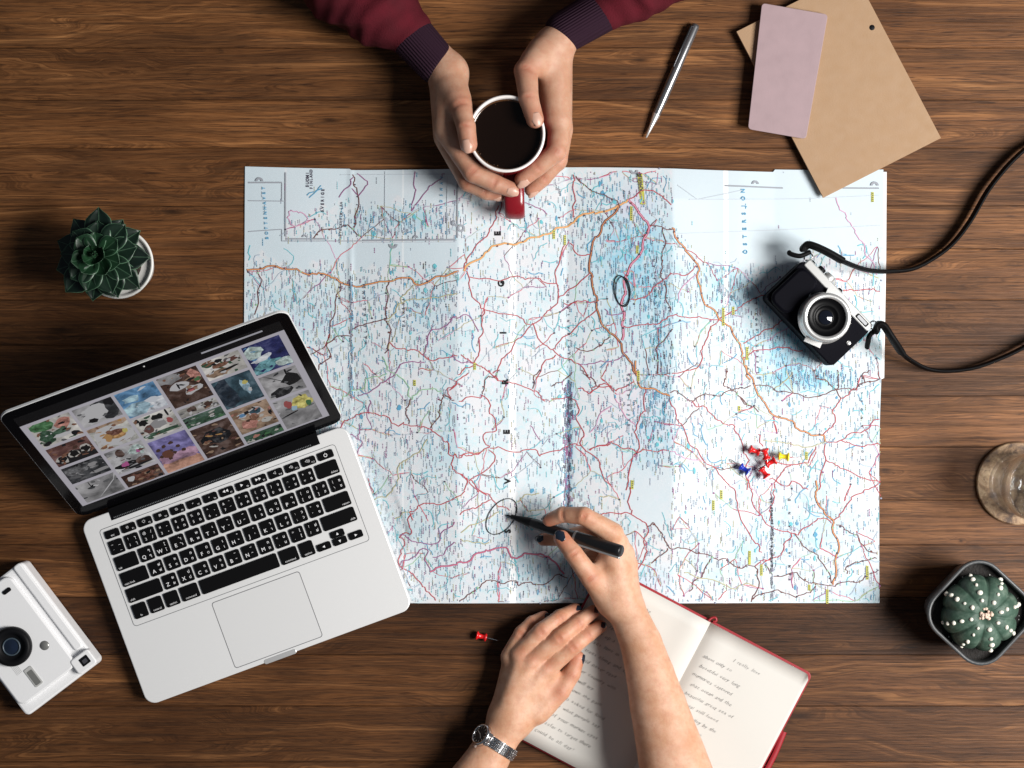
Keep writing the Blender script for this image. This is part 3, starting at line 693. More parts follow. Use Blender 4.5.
# trackpad
tx, ty, tw, td = LW / 2 + .5, -LD + 39.5, 91.5, 68
b = L(); g0 = rrect(tw, td, 2.5, 5, tx, ty); g1 = rrect(tw + 1.5, td + 1.5, 3, 5, tx, ty); n = len(g0)
b.add([(*p, 16.56) for p in g1] + [(*p, 16.56) for p in g0], [(i, (i + 1) % n, n + (i + 1) % n, n + i) for i in range(n)], 1)
b.add([(*p, 16.6) for p in g0], [tuple(range(n))], 0)
b.build('trackpad', [mat('trackpad_glass', (0.77, 0.77, 0.77), .35, .2), mat('groove', (0.16, 0.16, 0.17), .6)], lap, local=True)
# finger notch at the front edge
b = L(); b.prism(rrect(34, 5, 2.2, 5, LW / 2, -LD + .8), 12.5, 16.75, 0, bev=.5); b.build('notch', mat('notch_alu', (0.62, 0.62, 0.62), .35, .5), lap, local=True)
for fx, fy in ((18, -16), (LW - 18, -16), (18, -LD + 16), (LW - 18, -LD + 16)):
    b = L(); b.lathe([(.01, LZ), (6.5, LZ), (6.5, LZ + 1.7)], 20, 0, cx=fx, cy=fy); b.build('rubber_foot', m_hinge, lap, local=True)

# lid: local plane, s along width, t up the lid; tilt so that the top rises ~158 and leans back 109
LL = 192.0; rise = 157.0; run_ = math.sqrt(LL ** 2 - rise ** 2); tilt = math.atan2(rise, run_)
lidT = TR(0, 4.0, 14.0) @ Matrix.Rotation(tilt, 4, 'X')     # +y up the lid, +z towards the viewer
lid = MB(); lid.M = lidT
lid.prism([(p[0] + LW / 2, p[1] + LL / 2) for p in rrect(LW, LL, 11, 8)], -3.6, -1.0, 0, bev=.4)
lo = lid.build('lid', m_alu, lap, local=True)
bz = MB(); bz.M = lidT
bz.prism([(p[0] + LW / 2, p[1] + LL / 2) for p in rrect(LW - 1.3, LL - 1.3, 10.4, 8)], -1.02, -.3, 0, bev=.2)
bz.box(30, LW - 30, -3, 8, -5, -.6, 1)
bz.lathe([(.01, -.22), (1.0, -.22), (1.0, -.3)], 12, 2, cx=LW / 2, cy=LL - 5.5)
bz.build('bezel', [m_bez, m_hinge, mat('webcam', (0.5, 0.5, 0.5), .3)], lo, local=True)
# display picture: local (p,q) 0..1 from top-left
def emat(name, c, st=.0):
    m_ = bpy.data.materials.get('screen_' + name)
    if m_: return m_
    m_ = mat('screen_' + name, (0.003, 0.003, 0.003), .25, spec=.12)
    b_ = m_.node_tree.nodes['Principled BSDF']; b_.inputs['Emission Color'].default_value = (*c, 1); b_.inputs['Emission Strength'].default_value = .68
    if st:
        t_ = NT(m_); v_ = t_.coord(); f = t_.noise(v_, st, 5, .65, .4)
        t_.l(t_.ramp(f, [(.3, tuple(x * .25 for x in c)), (.5, c), (.75, tuple(min(1, x * 1.9 + .08) for x in c))]), t_.b.inputs['Emission Color'])
    return m_
disp = MB(); disp.M = lidT; dm = []
def dmi(m_):
    if m_ not in dm: dm.append(m_)
    return dm.index(m_)
DX0, DX1, DY0, DY1 = 10.5, LW - 10.5, 17.0, LL - 11.5
dl = [0]
def dp(p, q, z): return (DX0 + (DX1 - DX0) * p, DY1 - (DY1 - DY0) * q, z)
def dpoly(pts, m_, cw=False):
    dl[0] += 1; z = -.26 + .0012 * dl[0]
    pts = [(min(1, max(0, a)), min(1, max(0, c_))) for a, c_ in pts]
    ar = sum(pts[i - 1][0] * pts[i][1] - pts[i][0] * pts[i - 1][1] for i in range(len(pts)))
    if ar > 0: pts = pts[::-1]
    disp.add([dp(a, c_, z) for a, c_ in pts], [tuple(range(len(pts)))], dmi(m_))
def drect(p0, q0, p1, q1, m_): dpoly([(p0, q0), (p0, q1), (p1, q1), (p1, q0)], m_)
white = emat('white', (0.47, 0.45, 0.50))
drect(0, 0, 1, 1, emat('black', (0.004, 0.004, 0.005)))
drect(0, .085, 1, 1, white); drect(.70, .022, .93, .036, emat('bar', (0.40, 0.40, 0.44)))
Cc = {'plantgreen': (0.03, 0.10, 0.05), 'dark': (0.010, 0.010, 0.014), 'cream': (0.50, 0.47, 0.43), 'grey': (0.30, 0.29, 0.30), 'midgrey': (0.12, 0.12, 0.13), 'darkgrey': (0.03, 0.033, 0.04),
      'woodred': (0.14, 0.045, 0.035), 'woodbrown': (0.075, 0.03, 0.018), 'sky': (0.05, 0.25, 0.52), 'skylight': (0.30, 0.52, 0.66), 'cloud': (0.62, 0.66, 0.74), 'violet': (0.16, 0.13, 0.42), 'pinksky': (0.42, 0.20, 0.33), 'orangesky': (0.62, 0.27, 0.16),
      'gold': (0.52, 0.24, 0.03), 'brownfood': (0.16, 0.045, 0.02), 'red': (0.42, 0.05, 0.05), 'teal': (0.02, 0.08, 0.12), 'tealdark': (0.008, 0.025, 0.05), 'navy': (0.008, 0.015, 0.14), 'aqua': (0.09, 0.36, 0.42), 'seafoam': (0.42, 0.55, 0.52), 'yellow': (0.62, 0.52, 0.05),
      'magenta': (0.5, 0.04, 0.28), 'green': (0.05, 0.12, 0.08), 'plate': (0.45, 0.44, 0.40), 'tabletan': (0.34, 0.20, 0.11), 'blackobj': (0.006, 0.006, 0.008), 'food': (0.24, 0.09, 0.04), 'salmon': (0.50, 0.17, 0.12), 'white2': (0.55, 0.54, 0.56), 'leafgreen': (0.05, 0.2, 0.06)}
def E_(k, st=0):
    c_ = Cc[k]; g_ = sum(c_) / 3; c_ = tuple((x * .72 + g_ * .28) * .9 for x in c_); return emat(k + ('_t' if st else ''), c_, st)
cols6 = [(.022, .178), (.190, .338), (.350, .498), (.510, .660), (.672, .820), (.832, .975)]
tiles = [
  [(.11, .34, 'cream'), (.365, .56, 'woodred'), (.585, .76, 'darkgrey'), (.785, .985, 'grey')],
  [(.11, .30, 'grey'), (.325, .56, 'plate'), (.585, .83, 'white2'), (.855, .985, 'woodbrown')],
  [(.11, .36, 'sky'), (.385, .61, 'cream'), (.635, .985, 'violet')],
  [(.11, .42, 'woodbrown'), (.445, .53, 'cream'), (.54, .64, 'green'), (.665, .985, 'woodbrown')],
  [(.11, .29, 'cream'), (.315, .60, 'teal'), (.625, .88, 'tabletan'), (.905, .985, 'green')],
  [(.11, .395, 'navy'), (.42, .66, 'grey'), (.685, .985, 'grey')]]
DR = random.Random(4)
def blob(cx, cy, rx, ry, key, box, st=0, n=12, jag=.25, rot=0.0):
    P = []
    for k in range(n):
        a = 2 * math.pi * k / n; r = 1 + DR.uniform(-jag, jag); x = rx * r * math.cos(a); y = ry * r * math.sin(a)
        P.append((min(box[2], max(box[0], cx + x * math.cos(rot) - y * math.sin(rot))), min(box[3], max(box[1], cy + x * math.sin(rot) + y * math.cos(rot)))))
    dpoly(P, E_(key, st))
for ci, cl in enumerate(tiles):
    for q0, q1, key in cl: drect(cols6[ci][0], q0, cols6[ci][1], q1, E_(key, 60 if key not in ('grey', 'cream', 'white2') else 25))
def scat(ci, ti, items):
    p0, p1 = cols6[ci]; q0, q1, _ = tiles[ci][ti]; bx = (p0, q0, p1, q1)
    for it in items:
        (x, y, rx, ry, key), rest = it[:5], it[5:]
        st = rest[0] if rest else 0; rot = rest[1] if len(rest) > 1 else 0
        blob(p0 + (p1 - p0) * x, q0 + (q1 - q0) * y, rx * (p1 - p0), ry * (q1 - q0), key, bx, st, rot=rot)
scat(0, 0, [(.3, .2, .3, .22, 'leafgreen', 150), (.75, .3, .2, .2, 'salmon', 150), (.25, .65, .22, .25, 'plantgreen', 150), (.6, .6, .2, .14, 'plantgreen', 200), (.6, .75, .22, .08, 'white2'), (.85, .85, .12, .1, 'dark'), (.15, .9, .1, .08, 'dark')])
scat(0, 1, [(.5, .78, .55, .3, 'dark'), (.2, .7, .15, .22, 'cream'), (.2, .7, .11, .16, 'blackobj'), (.52, .62, .14, .2, 'cream'), (.52, .62, .1, .15, 'blackobj'), (.82, .55, .13, .2, 'cream'), (.82, .55, .1, .14, 'blackobj')])
scat(0, 2, [(.3, .35, .25, .3, 'midgrey', 200), (.7, .3, .12, .1, 'grey'), (.8, .75, .25, .1, 'grey')])
scat(0, 3, [(.38, .3, .06, .07, 'blackobj'), (.34, .15, .012, .15, 'blackobj'), (.75, .5, .02, .5, 'white2', 0, .6)])
scat(1, 0, [(.75, .4, .3, .6, 'darkgrey', 120), (.45, .5, .3, .42, 'white2', 0, .4), (.3, .8, .12, .12, 'blackobj'), (.9, .15, .15, .2, 'dark')])
scat(1, 1, [(.5, .06, .6, .14, 'tabletan', 120), (.5, .55, .48, .42, 'white2'), (.55, .5, .3, .18, 'gold', 200), (.6, .45, .22, .1, 'brownfood', 260), (.35, .6, .1, .12, 'gold'), (.8, .5, .07, .1, 'yellow')])
scat(1, 2, [(.35, .2, .1, .16, 'woodbrown', 200), (.75, .3, .22, .2, 'seafoam', 200), (.78, .35, .06, .07, 'magenta'), (.35, .72, .3, .1, 'blackobj'), (.3, .68, .1, .1, 'magenta'), (.78, .75, .18, .16, 'woodbrown', 250), (.5, .88, .4, .05, 'dark')])
scat(1, 3, [(.5, .4, .4, .3, 'brownfood', 200), (.2, .4, .1, .2, 'white2')])
scat(2, 0, [(.7, .85, .5, .25, 'cloud', 90), (.25, .75, .35, .28, 'skylight', 90), (.75, .62, .2, .1, 'cloud'), (.3, .35, .2, .12, 'skylight', 90)])
scat(2, 1, [(.2, .25, .12, .14, 'blackobj'), (.6, .2, .14, .12, 'blackobj'), (.5, .5, .2, .2, 'grey'), (.25, .6, .14, .18, 'woodred'), (.5, .85, .45, .1, 'plantgreen', 200), (.82, .5, .09, .12, 'red'), (.1, .1, .06, .08, 'dark'), (.85, .15, .03, .2, 'dark')])
scat(2, 2, [(.5, .9, .7, .28, 'orangesky', 60), (.5, .62, .6, .14, 'pinksky', 60)] + [(x, y, .06, .045, 'woodbrown') for x, y in ((.12, .3), (.3, .24), (.5, .2), (.62, .35), (.4, .42), (.2, .44), (.7, .5), (.12, .5), (.35, .55), (.28, .62), (.45, .5))] + [(.28, .5, .16, .12, 'brownfood')])
scat(3, 0, [(.25, .12, .3, .14, 'grey', 220), (.85, .25, .14, .2, 'salmon', 200), (.88, .38, .1, .06, 'leafgreen'), (.38, .42, .22, .12, 'white2', 0, .4), (.37, .40, .02, .1, 'blackobj'), (.65, .62, .22, .12, 'white2', 0, .4), (.62, .62, .13, .06, 'red', 200)])
scat(3, 1, [(.35, .4, .14, .3, 'woodbrown', 200), (.78, .4, .1, .35, 'woodbrown')])
scat(3, 2, [(.5, .75, .5, .3, 'plantgreen', 200), (.3, .85, .06, .08, 'white2'), (.7, .6, .06, .1, 'white2')])
scat(3, 3, [(.5, .4, .4, .25, 'dark', 120), (.35, .35, .12, .02, 'gold', 0, .8), (.6, .4, .1, .02, 'gold', 0, .5), (.3, .7, .14, .02, 'cream', 0, .7)])
scat(4, 0, [(.15, .2, .12, .15, 'plantgreen'), (.45, .4, .25, .12, 'food', 220), (.75, .3, .22, .12, 'woodred'), (.3, .75, .3, .2, 'tabletan', 150), (.6, .7, .28, .05, 'blackobj', 0, -.2)])
scat(4, 1, [(.2, .5, .25, .6, 'tealdark', 80), (.72, .45, .1, .25, 'skylight', 120), (.75, .32, .07, .06, 'yellow'), (.78, .6, .05, .08, 'white2')])
scat(4, 2, [(.62, .3, .2, .16, 'white2'), (.62, .3, .14, .11, 'teal', 200), (.25, .3, .12, .1, 'white2'), (.25, .3, .08, .06, 'sky'), (.3, .7, .22, .2, 'salmon', 220), (.75, .75, .15, .1, 'cream'), (.5, .5, .12, .14, 'food', 200), (.92, .5, .05, .12, 'dark')])
scat(4, 3, [(.5, .5, .4, .4, 'plantgreen', 200), (.3, .4, .1, .2, 'salmon')])
scat(5, 0, [(.2, .28, .24, .2, 'seafoam', 160), (.45, .75, .35, .15, 'aqua', 160), (.85, .85, .25, .14, 'seafoam', 120), (.35, .52, .3, .08, 'cloud', 200, -.5), (.2, .9, .3, .12, 'aqua', 100)])
scat(5, 1, [(.75, .45, .26, .26, 'blackobj'), (.35, .82, .3, .16, 'dark', 200), (.7, .12, .03, .15, 'blackobj'), (.4, .3, .015, .4, 'dark', 0, -.5)])
scat(5, 2, [(.7, .3, .3, .2, 'yellow', 150), (.35, .25, .1, .14, 'red'), (.45, .4, .08, .08, 'skylight'), (.85, .4, .08, .1, 'leafgreen'), (.3, .55, .28, .02, 'blackobj', 0, -.35)])
pal = {'cream': ('white2', 'midgrey', 'food', 'plantgreen', 'dark'), 'grey': ('white2', 'midgrey', 'darkgrey'), 'plate': ('cream', 'gold', 'food'), 'woodred': ('woodbrown', 'food', 'dark'), 'darkgrey': ('midgrey', 'dark', 'grey'), 'white2': ('midgrey', 'dark', 'cream', 'woodred', 'grey'),
       'woodbrown': ('dark', 'food', 'tabletan', 'woodred'), 'green': ('plantgreen', 'dark', 'leafgreen', 'cream'), 'teal': ('tealdark', 'tealdark'), 'tabletan': ('food', 'woodbrown', 'cream', 'salmon', 'dark'), 'navy': ('sky', 'aqua', 'navy'), 'sky': ('skylight', 'cloud'), 'violet': ('violet',)}
for ci, cl in enumerate(tiles):
    for q0, q1, key in cl:
        p0, p1 = cols6[ci]; bx = (p0, q0, p1, q1); k_ = pal[key]
        for _ in range({'teal': 3, 'sky': 5, 'violet': 0, 'navy': 12, 'grey': 9}.get(key, 22)):
            blob(DR.uniform(p0, p1), DR.uniform(q0, q1), DR.uniform(.002, .016), DR.uniform(.003, .014), DR.choice(k_), bx, 0, 7, .5, DR.uniform(0, 3))
disp.build('display', dm, lo, local=True)
# ---------- small things on the table ----------
def F(px, py, z=0.0, ang=0.0):
    """frame standing at table height z under picture point, turned clockwise in the picture by ang degrees"""
    p = U(px, py, z); return Matrix.Translation(p) @ RZ(-math.radians(ang))
m_black = bumpy('black_plastic', (0.005, 0.005, 0.006), .5, 1500, .15, .0002, spec=.12)
m_blackgloss = mat('black_gloss', (0.006, 0.006, 0.007), .18, spec=.4)
m_silver = bumpy('brushed_silver', (0.70, 0.70, 0.69), .32, 2500, .05, .0001, metal=.75)
m_steel = mat('steel', (0.65, 0.65, 0.66), .22, 1.0)
m_glassblk = mat('lens_glass', (0.004, 0.005, 0.010), .03, spec=.9)
m_leather = bumpy('strap_leather', (0.004, 0.004, 0.0045), .6, 900, .3, .0004, spec=.12)

# succulent in a white pot
th_ = thing('succulent_plant', 'dark green rosette succulent in a small round white pot on the bare wood at left', 'plant', U(120, 264, 0))
pc = U(118.5, 263.5, 52)
b = MB(); b.lathe([(.01, 0), (23, 0), (25, 2), (33, 50), (34.5, 54), (33.6, 55.5), (31.5, 54.5), (30.5, 51), (28, 50), (.01, 50)], 64, 0, cx=pc.x, cy=pc.y)
pot = b.build('pot', bumpy('white_ceramic', (0.74, 0.73, 0.70), .45, 300, .08, .0004), th_)
b = MB(); b.lathe([(.01, 52.5), (14, 51.8), (22, 50)], 40, 0, cx=pc.x, cy=pc.y)
b.build('soil', bumpy('soil', (0.035, 0.025, 0.018), .9, 500, 1, .002, .5, 200), pot)
m_leaf = mat('succulent_leaf', (0.02, 0.055, 0.03), .38, spec=.35); t = NT(m_leaf)
at = t.n('ShaderNodeAttribute'); at.attribute_name = 'leaf'; sp = t.n('ShaderNodeSeparateXYZ'); t.l(at.outputs['Vector'], sp.inputs[0])
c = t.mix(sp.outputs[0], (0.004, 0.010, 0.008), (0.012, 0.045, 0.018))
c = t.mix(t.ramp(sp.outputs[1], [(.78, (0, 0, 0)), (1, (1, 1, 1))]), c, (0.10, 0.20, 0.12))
nn = t.noise(t.coord(), 160, 5); c = t.mix(.35, c, t.ramp(nn, [(.3, (.5, .5, .5)), (.7, (1.5, 1.5, 1.5))]), 'MULTIPLY')
t.l(c, t.b.inputs['Base Color'])
rc = U(95.5, 255, 84)
LR = random.Random(11)
def leaf(az, el, length, width, base_r, z0, shade):
    b = MB(); n = 9; mcount = 6; V = []; A = []
    dx, dy = math.cos(az), math.sin(az)
    for i in range(n + 1):
        s = i / n
        w = width * (math.sin(math.pi * min(1, (s * .78 + .16)) ** 1.15) if s < .999 else .02) * (1 if s < .72 else max(.03, (1 - s) / .28) ** .62)
        L_ = base_r + length * s; e = el + .25 * s * s
        r = math.cos(e) * L_; z = z0 + math.sin(el) * length * s - 6 * s * s * (1 if el < .5 else -.3)
        for k in range(mcount + 1):
            q = k / mcount * 2 - 1
            V.append((rc.x + dx * r - dy * q * w / 2, rc.y + dy * r + dx * q * w / 2, z + 3.2 * (1 - s * .5) * (q * q) * (w / width + .2) - .8 * (abs(q) < .2)))
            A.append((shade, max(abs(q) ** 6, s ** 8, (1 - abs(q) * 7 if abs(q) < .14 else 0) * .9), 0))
    nt = len(V); V2 = [(x, y, z - 2.8 * (1 - ((k % (mcount + 1)) / mcount * 2 - 1) ** 2) - .5) for k, (x, y, z) in enumerate(V)]
    fs = []
    W_ = mcount + 1
    for i in range(n):
        for k in range(mcount):
            a = i * W_ + k; fs.append((a, a + W_, a + W_ + 1, a + 1)); fs.append((nt + a, nt + a + 1, nt + a + W_ + 1, nt + a + W_))
    for i in range(n):
        a = i * W_; fs.append((a, nt + a, nt + a + W_, a + W_)); a += mcount; fs.append((a, a + W_, nt + a + W_, nt + a))
    a = n * W_; fs += [(a + k, nt + a + k, nt + a + k + 1, a + k + 1) for k in range(mcount)]
    b.add(V + V2, fs, 0, True)
    o = b.build('leaf', m_leaf, th_)
    at_ = o.data.attributes.new('leaf', 'FLOAT_VECTOR', 'POINT'); at_.data.foreach_set('vector', [x for p in A + A for x in p])
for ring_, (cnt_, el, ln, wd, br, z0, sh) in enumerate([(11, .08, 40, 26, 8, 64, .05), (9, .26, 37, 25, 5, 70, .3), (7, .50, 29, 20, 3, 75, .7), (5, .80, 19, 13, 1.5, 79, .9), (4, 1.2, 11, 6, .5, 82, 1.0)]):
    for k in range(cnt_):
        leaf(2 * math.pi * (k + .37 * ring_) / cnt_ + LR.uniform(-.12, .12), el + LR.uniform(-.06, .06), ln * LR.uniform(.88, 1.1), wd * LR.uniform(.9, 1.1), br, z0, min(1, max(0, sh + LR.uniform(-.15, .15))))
b = MB(); b.tube([(pc.x - 4, pc.y, 46), ((pc.x + rc.x) / 2, (pc.y + rc.y) / 2, 58), (rc.x, rc.y, 74)], [5, 5, 7], 10); b.build('stem', mat('stem', (0.05, 0.06, 0.03), .7), th_)

# instant camera, lower left
CZ = 30.0
ic = thing('instant_camera', 'white plastic instant camera with a round black lens, lying cut off by the left edge', 'camera', U(27, 637, 0))
M0 = Matrix.Translation(U(26, 560.5, CZ)) ; ang = math.atan2(-(661 - 560.5), 102 - 26)
M0 = Matrix.Translation(U(26, 560.5, 0) * 0 + Vector((*U(25, 559.5, 12).xy, 0))) @ RZ(ang)     # x along long edge towards lower right, -y inward (left-down)
m_wht = bumpy('white_plastic', (0.80, 0.80, 0.81), .35, 1200, .06, .0002)
IL, ID = 126.0, 89.0
b = MB(); b.M = M0
b.prism([(p[0] + IL / 2, p[1] - ID / 2) for p in rrect(IL, ID, 5, 5)], 2, CZ - 6, 0, bev=2)
b.prism([(p[0], p[1]) for p in rrect(IL - 14, ID - 20, 8, 6, IL / 2 - 4, -ID / 2 - 7)], CZ - 7, CZ, 0, bev=1.6)
b.prism([(p[0], p[1]) for p in rrect(17, 22, 3, 4, IL - 9.5, -10)], CZ - 8, CZ + 1, 0, bev=1.2)
b.prism([(p[0], p[1]) for p in rrect(IL - 22, 9, 3, 4, IL / 2 - 11, -6.5)], CZ - 8, CZ - 3.5, 0, bev=1.4)
b.build('body', m_wht, ic, bevel=0)
def inl(px, py, z=CZ):
    p = U(px, py, z); q = M0.inverted() @ Vector((p.x, p.y, 0)); return q.x, q.y
x, y = inl(11.0, 647, CZ + 6)
b = MB(); b.M = M0; b.lathe([(.01, CZ - 1), (19.5, CZ - 1), (19.5, CZ + 5), (18, CZ + 8), (14, CZ + 8), (13, CZ + 5.5), (9, CZ + 4.5), (.01, CZ + 4.5)], 56, 0, cx=x, cy=y)
ln_ = b.build('lens', m_black, ic)
b = MB(); b.M = M0; b.lathe([(.01, CZ + 6.6), (3, CZ + 6.2), (6.5, CZ + 4.8), (7.4, CZ + 4.6)], 32, 0, cx=x, cy=y)
b.lathe([(7.4, CZ + 4.5), (7.8, CZ + 5.6), (8.6, CZ + 5.6), (9, CZ + 4.5)], 32, 1, cx=x, cy=y)
b.build('front_element', [mat('blue_coating', (0.006, 0.012, 0.028), .05, spec=.9), mat('grey_ring', (0.05, 0.07, 0.09), .4)], ln_)
x, y = inl(44.5, 645.5); b = MB(); b.M = M0; b.lathe([(.01, CZ + 1.2), (3.8, CZ + 1), (4.6, CZ + .2), (5.2, CZ - .5)], 28, 0, cx=x, cy=y); b.build('light_sensor', mat('sensor_grey', (0.22, 0.22, 0.21), .25, .3), ic)
x, y = inl(85, 660.5); b = MB(); b.M = M0; b.prism(rrect(8.5, 9.5, .8, 3, x, y), CZ, CZ + 1.4, 0, bev=.2); b.prism(rrect(4, 5, .8, 3, x + .3, y), CZ + 1.3, CZ + 1.6, 1)
b.build('viewfinder', [m_blackgloss, mat('finder_glass', (0.06, 0.06, 0.07), .1)], ic)
x, y = inl(33.5, 676.5); b = MB(); b.M = M0
b.prism(rrect(21, 9, 1.4, 4, x, y), CZ, CZ + .8, 0, bev=.3); b.prism(rrect(16, 6, 1, 4, x + 1, y), CZ + .7, CZ + 1.1, 1)
b.build('flash', [mat('flash_frame', (0.45, 0.45, 0.44), .4), mat('flash_grey', (0.22, 0.22, 0.21), .2, .3)], ic)
x, y = inl(7, 591); b = MB(); b.M = M0; b.prism(rrect(4, 9, 1.5, 4, x, y), CZ - .5, CZ + 1.2, 0, bev=.4); b.build('shutter_slot', m_black, ic)
b = MB(); b.M = M0
for k in range(5): b.box(x * 0 + 76, x * 0 + 88, -64.5 - 1.4 * k, -64.1 - 1.4 * k, CZ, CZ + .08, 0)
b.build('print_lines', mat('light_grey_print', (0.4, 0.4, 0.4), .6), ic)

# mug of black coffee
MZ = 84.0; mc = U(506.5, 133.5, MZ)
mg = thing('coffee_mug', 'dark red mug with white rim full of black coffee, held between two hands', 'mug', (mc.x, mc.y, 0))
m_mug = mat('mug_red', (0.20, 0.008, 0.014), .22, spec=.5); m_mugw = mat('mug_white', (0.80, 0.76, 0.74), .2)
b = MB(); b.lathe([(.01, 4), (30, 4), (32, .5), (34, 1.5), (36.6, 10), (37.2, 60), (37.2, MZ - 4), (37.0, MZ - 1.5)], 72, 0, cx=mc.x, cy=mc.y)
b.lathe([(37.0, MZ - 1.5), (36.3, MZ), (34.9, MZ + .1), (34.0, MZ - 1.5), (33.8, 20), (30, 8), (.01, 7)], 72, 1, cx=mc.x, cy=mc.y)
b.build('cup', [m_mug, m_mugw], mg)
b = MB(); b.lathe([(.01, MZ - 8), (32.6, MZ - 8), (33.9, MZ - 7.4)], 64, 0, cx=mc.x, cy=mc.y)
b.lathe([(32.4, MZ - 7.95), (33.2, MZ - 7.7), (33.95, MZ - 7.1)], 64, 1, cx=mc.x, cy=mc.y)
bub = MB()
for k in range(26):
    a = R.uniform(0, 6.28) if k > 14 else R.uniform(2.4, 4.4); rr = R.uniform(30.2, 32.6); bub.ball((mc.x + rr * math.cos(a), mc.y + rr * math.sin(a), MZ - 7.9), R.uniform(.35, .8), 0, 7, 4)
b.build('coffee', [mat('coffee', (0.006, 0.003, 0.002), .08, spec=.25), mat('coffee_rim', (0.07, 0.03, 0.012), .15)], mg)
tag(bub.build('coffee_bubbles', bpy.data.materials['coffee_rim'], bpy.data.objects['coffee']), kind='stuff')
hp = catmull([(0, -35, 50), (0, -50, 51), (0, -64, 49), (0, -72, 42), (0, -73, 32), (0, -66, 22), (0, -50, 15), (0, -33, 13)], 5)
b = MB(); hv = [Vector((mc.x + 5 - 0.0 * p.y + .04 * -p.y, mc.y + p.y, p.z)) for p in hp]
n = len(hv)
for i, p in enumerate(hv): pass
V = []; 
for i, p in enumerate(hv):
    tdir = (hv[min(i + 1, n - 1)] - hv[max(i - 1, 0)]).normalized(); nrm = Vector((1, 0, 0)).cross(tdir).normalized()
    for k in range(16):
        a = 2 * math.pi * k / 16; cx_ = math.copysign(abs(math.cos(a)) ** .6, math.cos(a)) * 10; cy_ = math.copysign(abs(math.sin(a)) ** .8, math.sin(a)) * 4.2
        V.append(p + Vector((1, 0, 0)) * cx_ + nrm * cy_)
b.add(V, [(i * 16 + k, i * 16 + (k + 1) % 16, (i + 1) * 16 + (k + 1) % 16, (i + 1) * 16 + k) for i in range(n - 1) for k in range(16)], 0, True)
b.build('handle', m_mug, mg)

# metal pen at the top
pn = thing('metal_pen', 'slim grey metal pen with a clip lying on the wood beside the pink notebook', 'pen', U(670, 80, 0))
a_, b_ = U(646, 138, 4.6), U(696, 24, 4.6); ax_ = (b_ - a_); Lp = ax_.length; PM = Matrix.Translation(a_) @ Vector((1, 0, 0)).rotation_difference(ax_).to_matrix().to_4x4() @ Matrix.Rotation(math.pi / 2, 4, 'Y')
b = MB(); b.M = PM; b.lathe([(.3, 0), (1.0, 1), (2.4, 14), (3.9, 26)], 24, 0); b.build('tip', m_silver, pn)
b = MB(); b.M = PM; b.lathe([(3.9, 26), (4.4, 40), (4.6, 70), (4.4, Lp - 3), (3.6, Lp - .5), (.01, Lp)], 24, 0)
b.build('barrel', mat('pen_grey', (0.30, 0.30, 0.31), .28, .85), pn)
side = Vector((-1, .25, 0)).normalized()
b = MB(); c0 = a_ + ax_.normalized() * (Lp - 4); c1 = a_ + ax_.normalized() * (Lp - 48)
b.tube([c0 + side * 2 + Vector((0, 0, 3)), c0 + side * 3.6 + Vector((0, 0, 4)), c1 + side * 3.6 + Vector((0, 0, 4)), c1 + side * 2.5 + Vector((0, 0, 3))], [1.2, 1.4, 1.1, 1.0], 8)
b.build('clip', mat('clip_dark', (0.05, 0.05, 0.055), .3, .8), pn)

# brown kraft folder and pink notebook on it
def sheet_prism(b, pts, z0, z1, mi=0, bev=.0, rnd=0):
    P = [U(px, py, z1).xy for px, py in pts]; ar = sum(P[i - 1].x * P[i].y - P[i].x * P[i - 1].y for i in range(len(P)))
    if ar < 0: P = P[::-1]
    if rnd:
        Q = []
        for i in range(len(P)):
            a, c_, d = P[i - 1], P[i], P[(i + 1) % len(P)]
            u1, u2 = (a - c_).normalized() * rnd, (d - c_).normalized() * rnd
            for k in range(6):
                f = k / 5; Q.append((c_ + u1) * (1 - f) ** 2 + c_ * 2 * f * (1 - f) + (c_ + u2) * f * f)
        P = Q
    b.prism([tuple(p) for p in P], z0, z1, mi, bev=bev)
kf = thing('kraft_folder', 'brown kraft paper folder lying under the pink notebook with one corner on the map', 'folder', U(838, 85, 0))
m_kraft = bumpy('kraft_paper', (0.46, 0.31, 0.19), .75, 500, .35, .0005, .12, 90)
t = NT(m_kraft); v = t.coord(scale=(1, 1, 1), rot=(0, 0, .48)); w1 = t.n('ShaderNodeTexWave', wave_type='BANDS', bands_direction='X'); t.l(v, w1.inputs['Vector']); w1.inputs['Scale'].default_value = 190; w1.inputs['Distortion'].default_value = 3
w2 = t.n('ShaderNodeTexWave', wave_type='BANDS', bands_direction='Y'); t.l(v, w2.inputs['Vector']); w2.inputs['Scale'].default_value = 190; w2.inputs['Distortion'].default_value = 3
wv = t.math('MULTIPLY', w1.outputs['Fac'], w2.outputs['Fac']); f0 = t.noise(v, 70, 4)
t.l(t.mix(t.math('MULTIPLY', wv, .5), t.ramp(f0, [(.3, (0.355, 0.224, 0.128)), (.7, (0.372, 0.236, 0.136))]), (0.26, 0.155, 0.08)), t.b.inputs['Base Color'])
A_, B_, C_, D_ = (736, 32), (823, 198), (941, 138), (854, -28)
b = MB(); sheet_prism(b, [A_, B_, C_, D_], 7.6, 8.4); b.build('back_cover', m_kraft, kf)
b = MB(); sheet_prism(b, [(740, 30), (825.5, 194), (938, 137), (852, -25)], 8.45, 9.6); b.build('paper_filling', mat('paper_white', (0.7, 0.69, 0.66), .7), kf)
b = MB(); sheet_prism(b, [(736.5, 31.5), (823, 197), (940, 137.5), (853.5, -27.5)], 9.65, 10.6, bev=.3); b.build('front_cover', m_kraft, kf)
pz = U(872, 27.5, 10.7); b = MB(); b.lathe([(.01, 11.0), (2, 10.95), (2.8, 10.65)], 20, 0, cx=pz.x, cy=pz.y); b.build('eyelet', m_black, kf)
for q in kf.children: pass
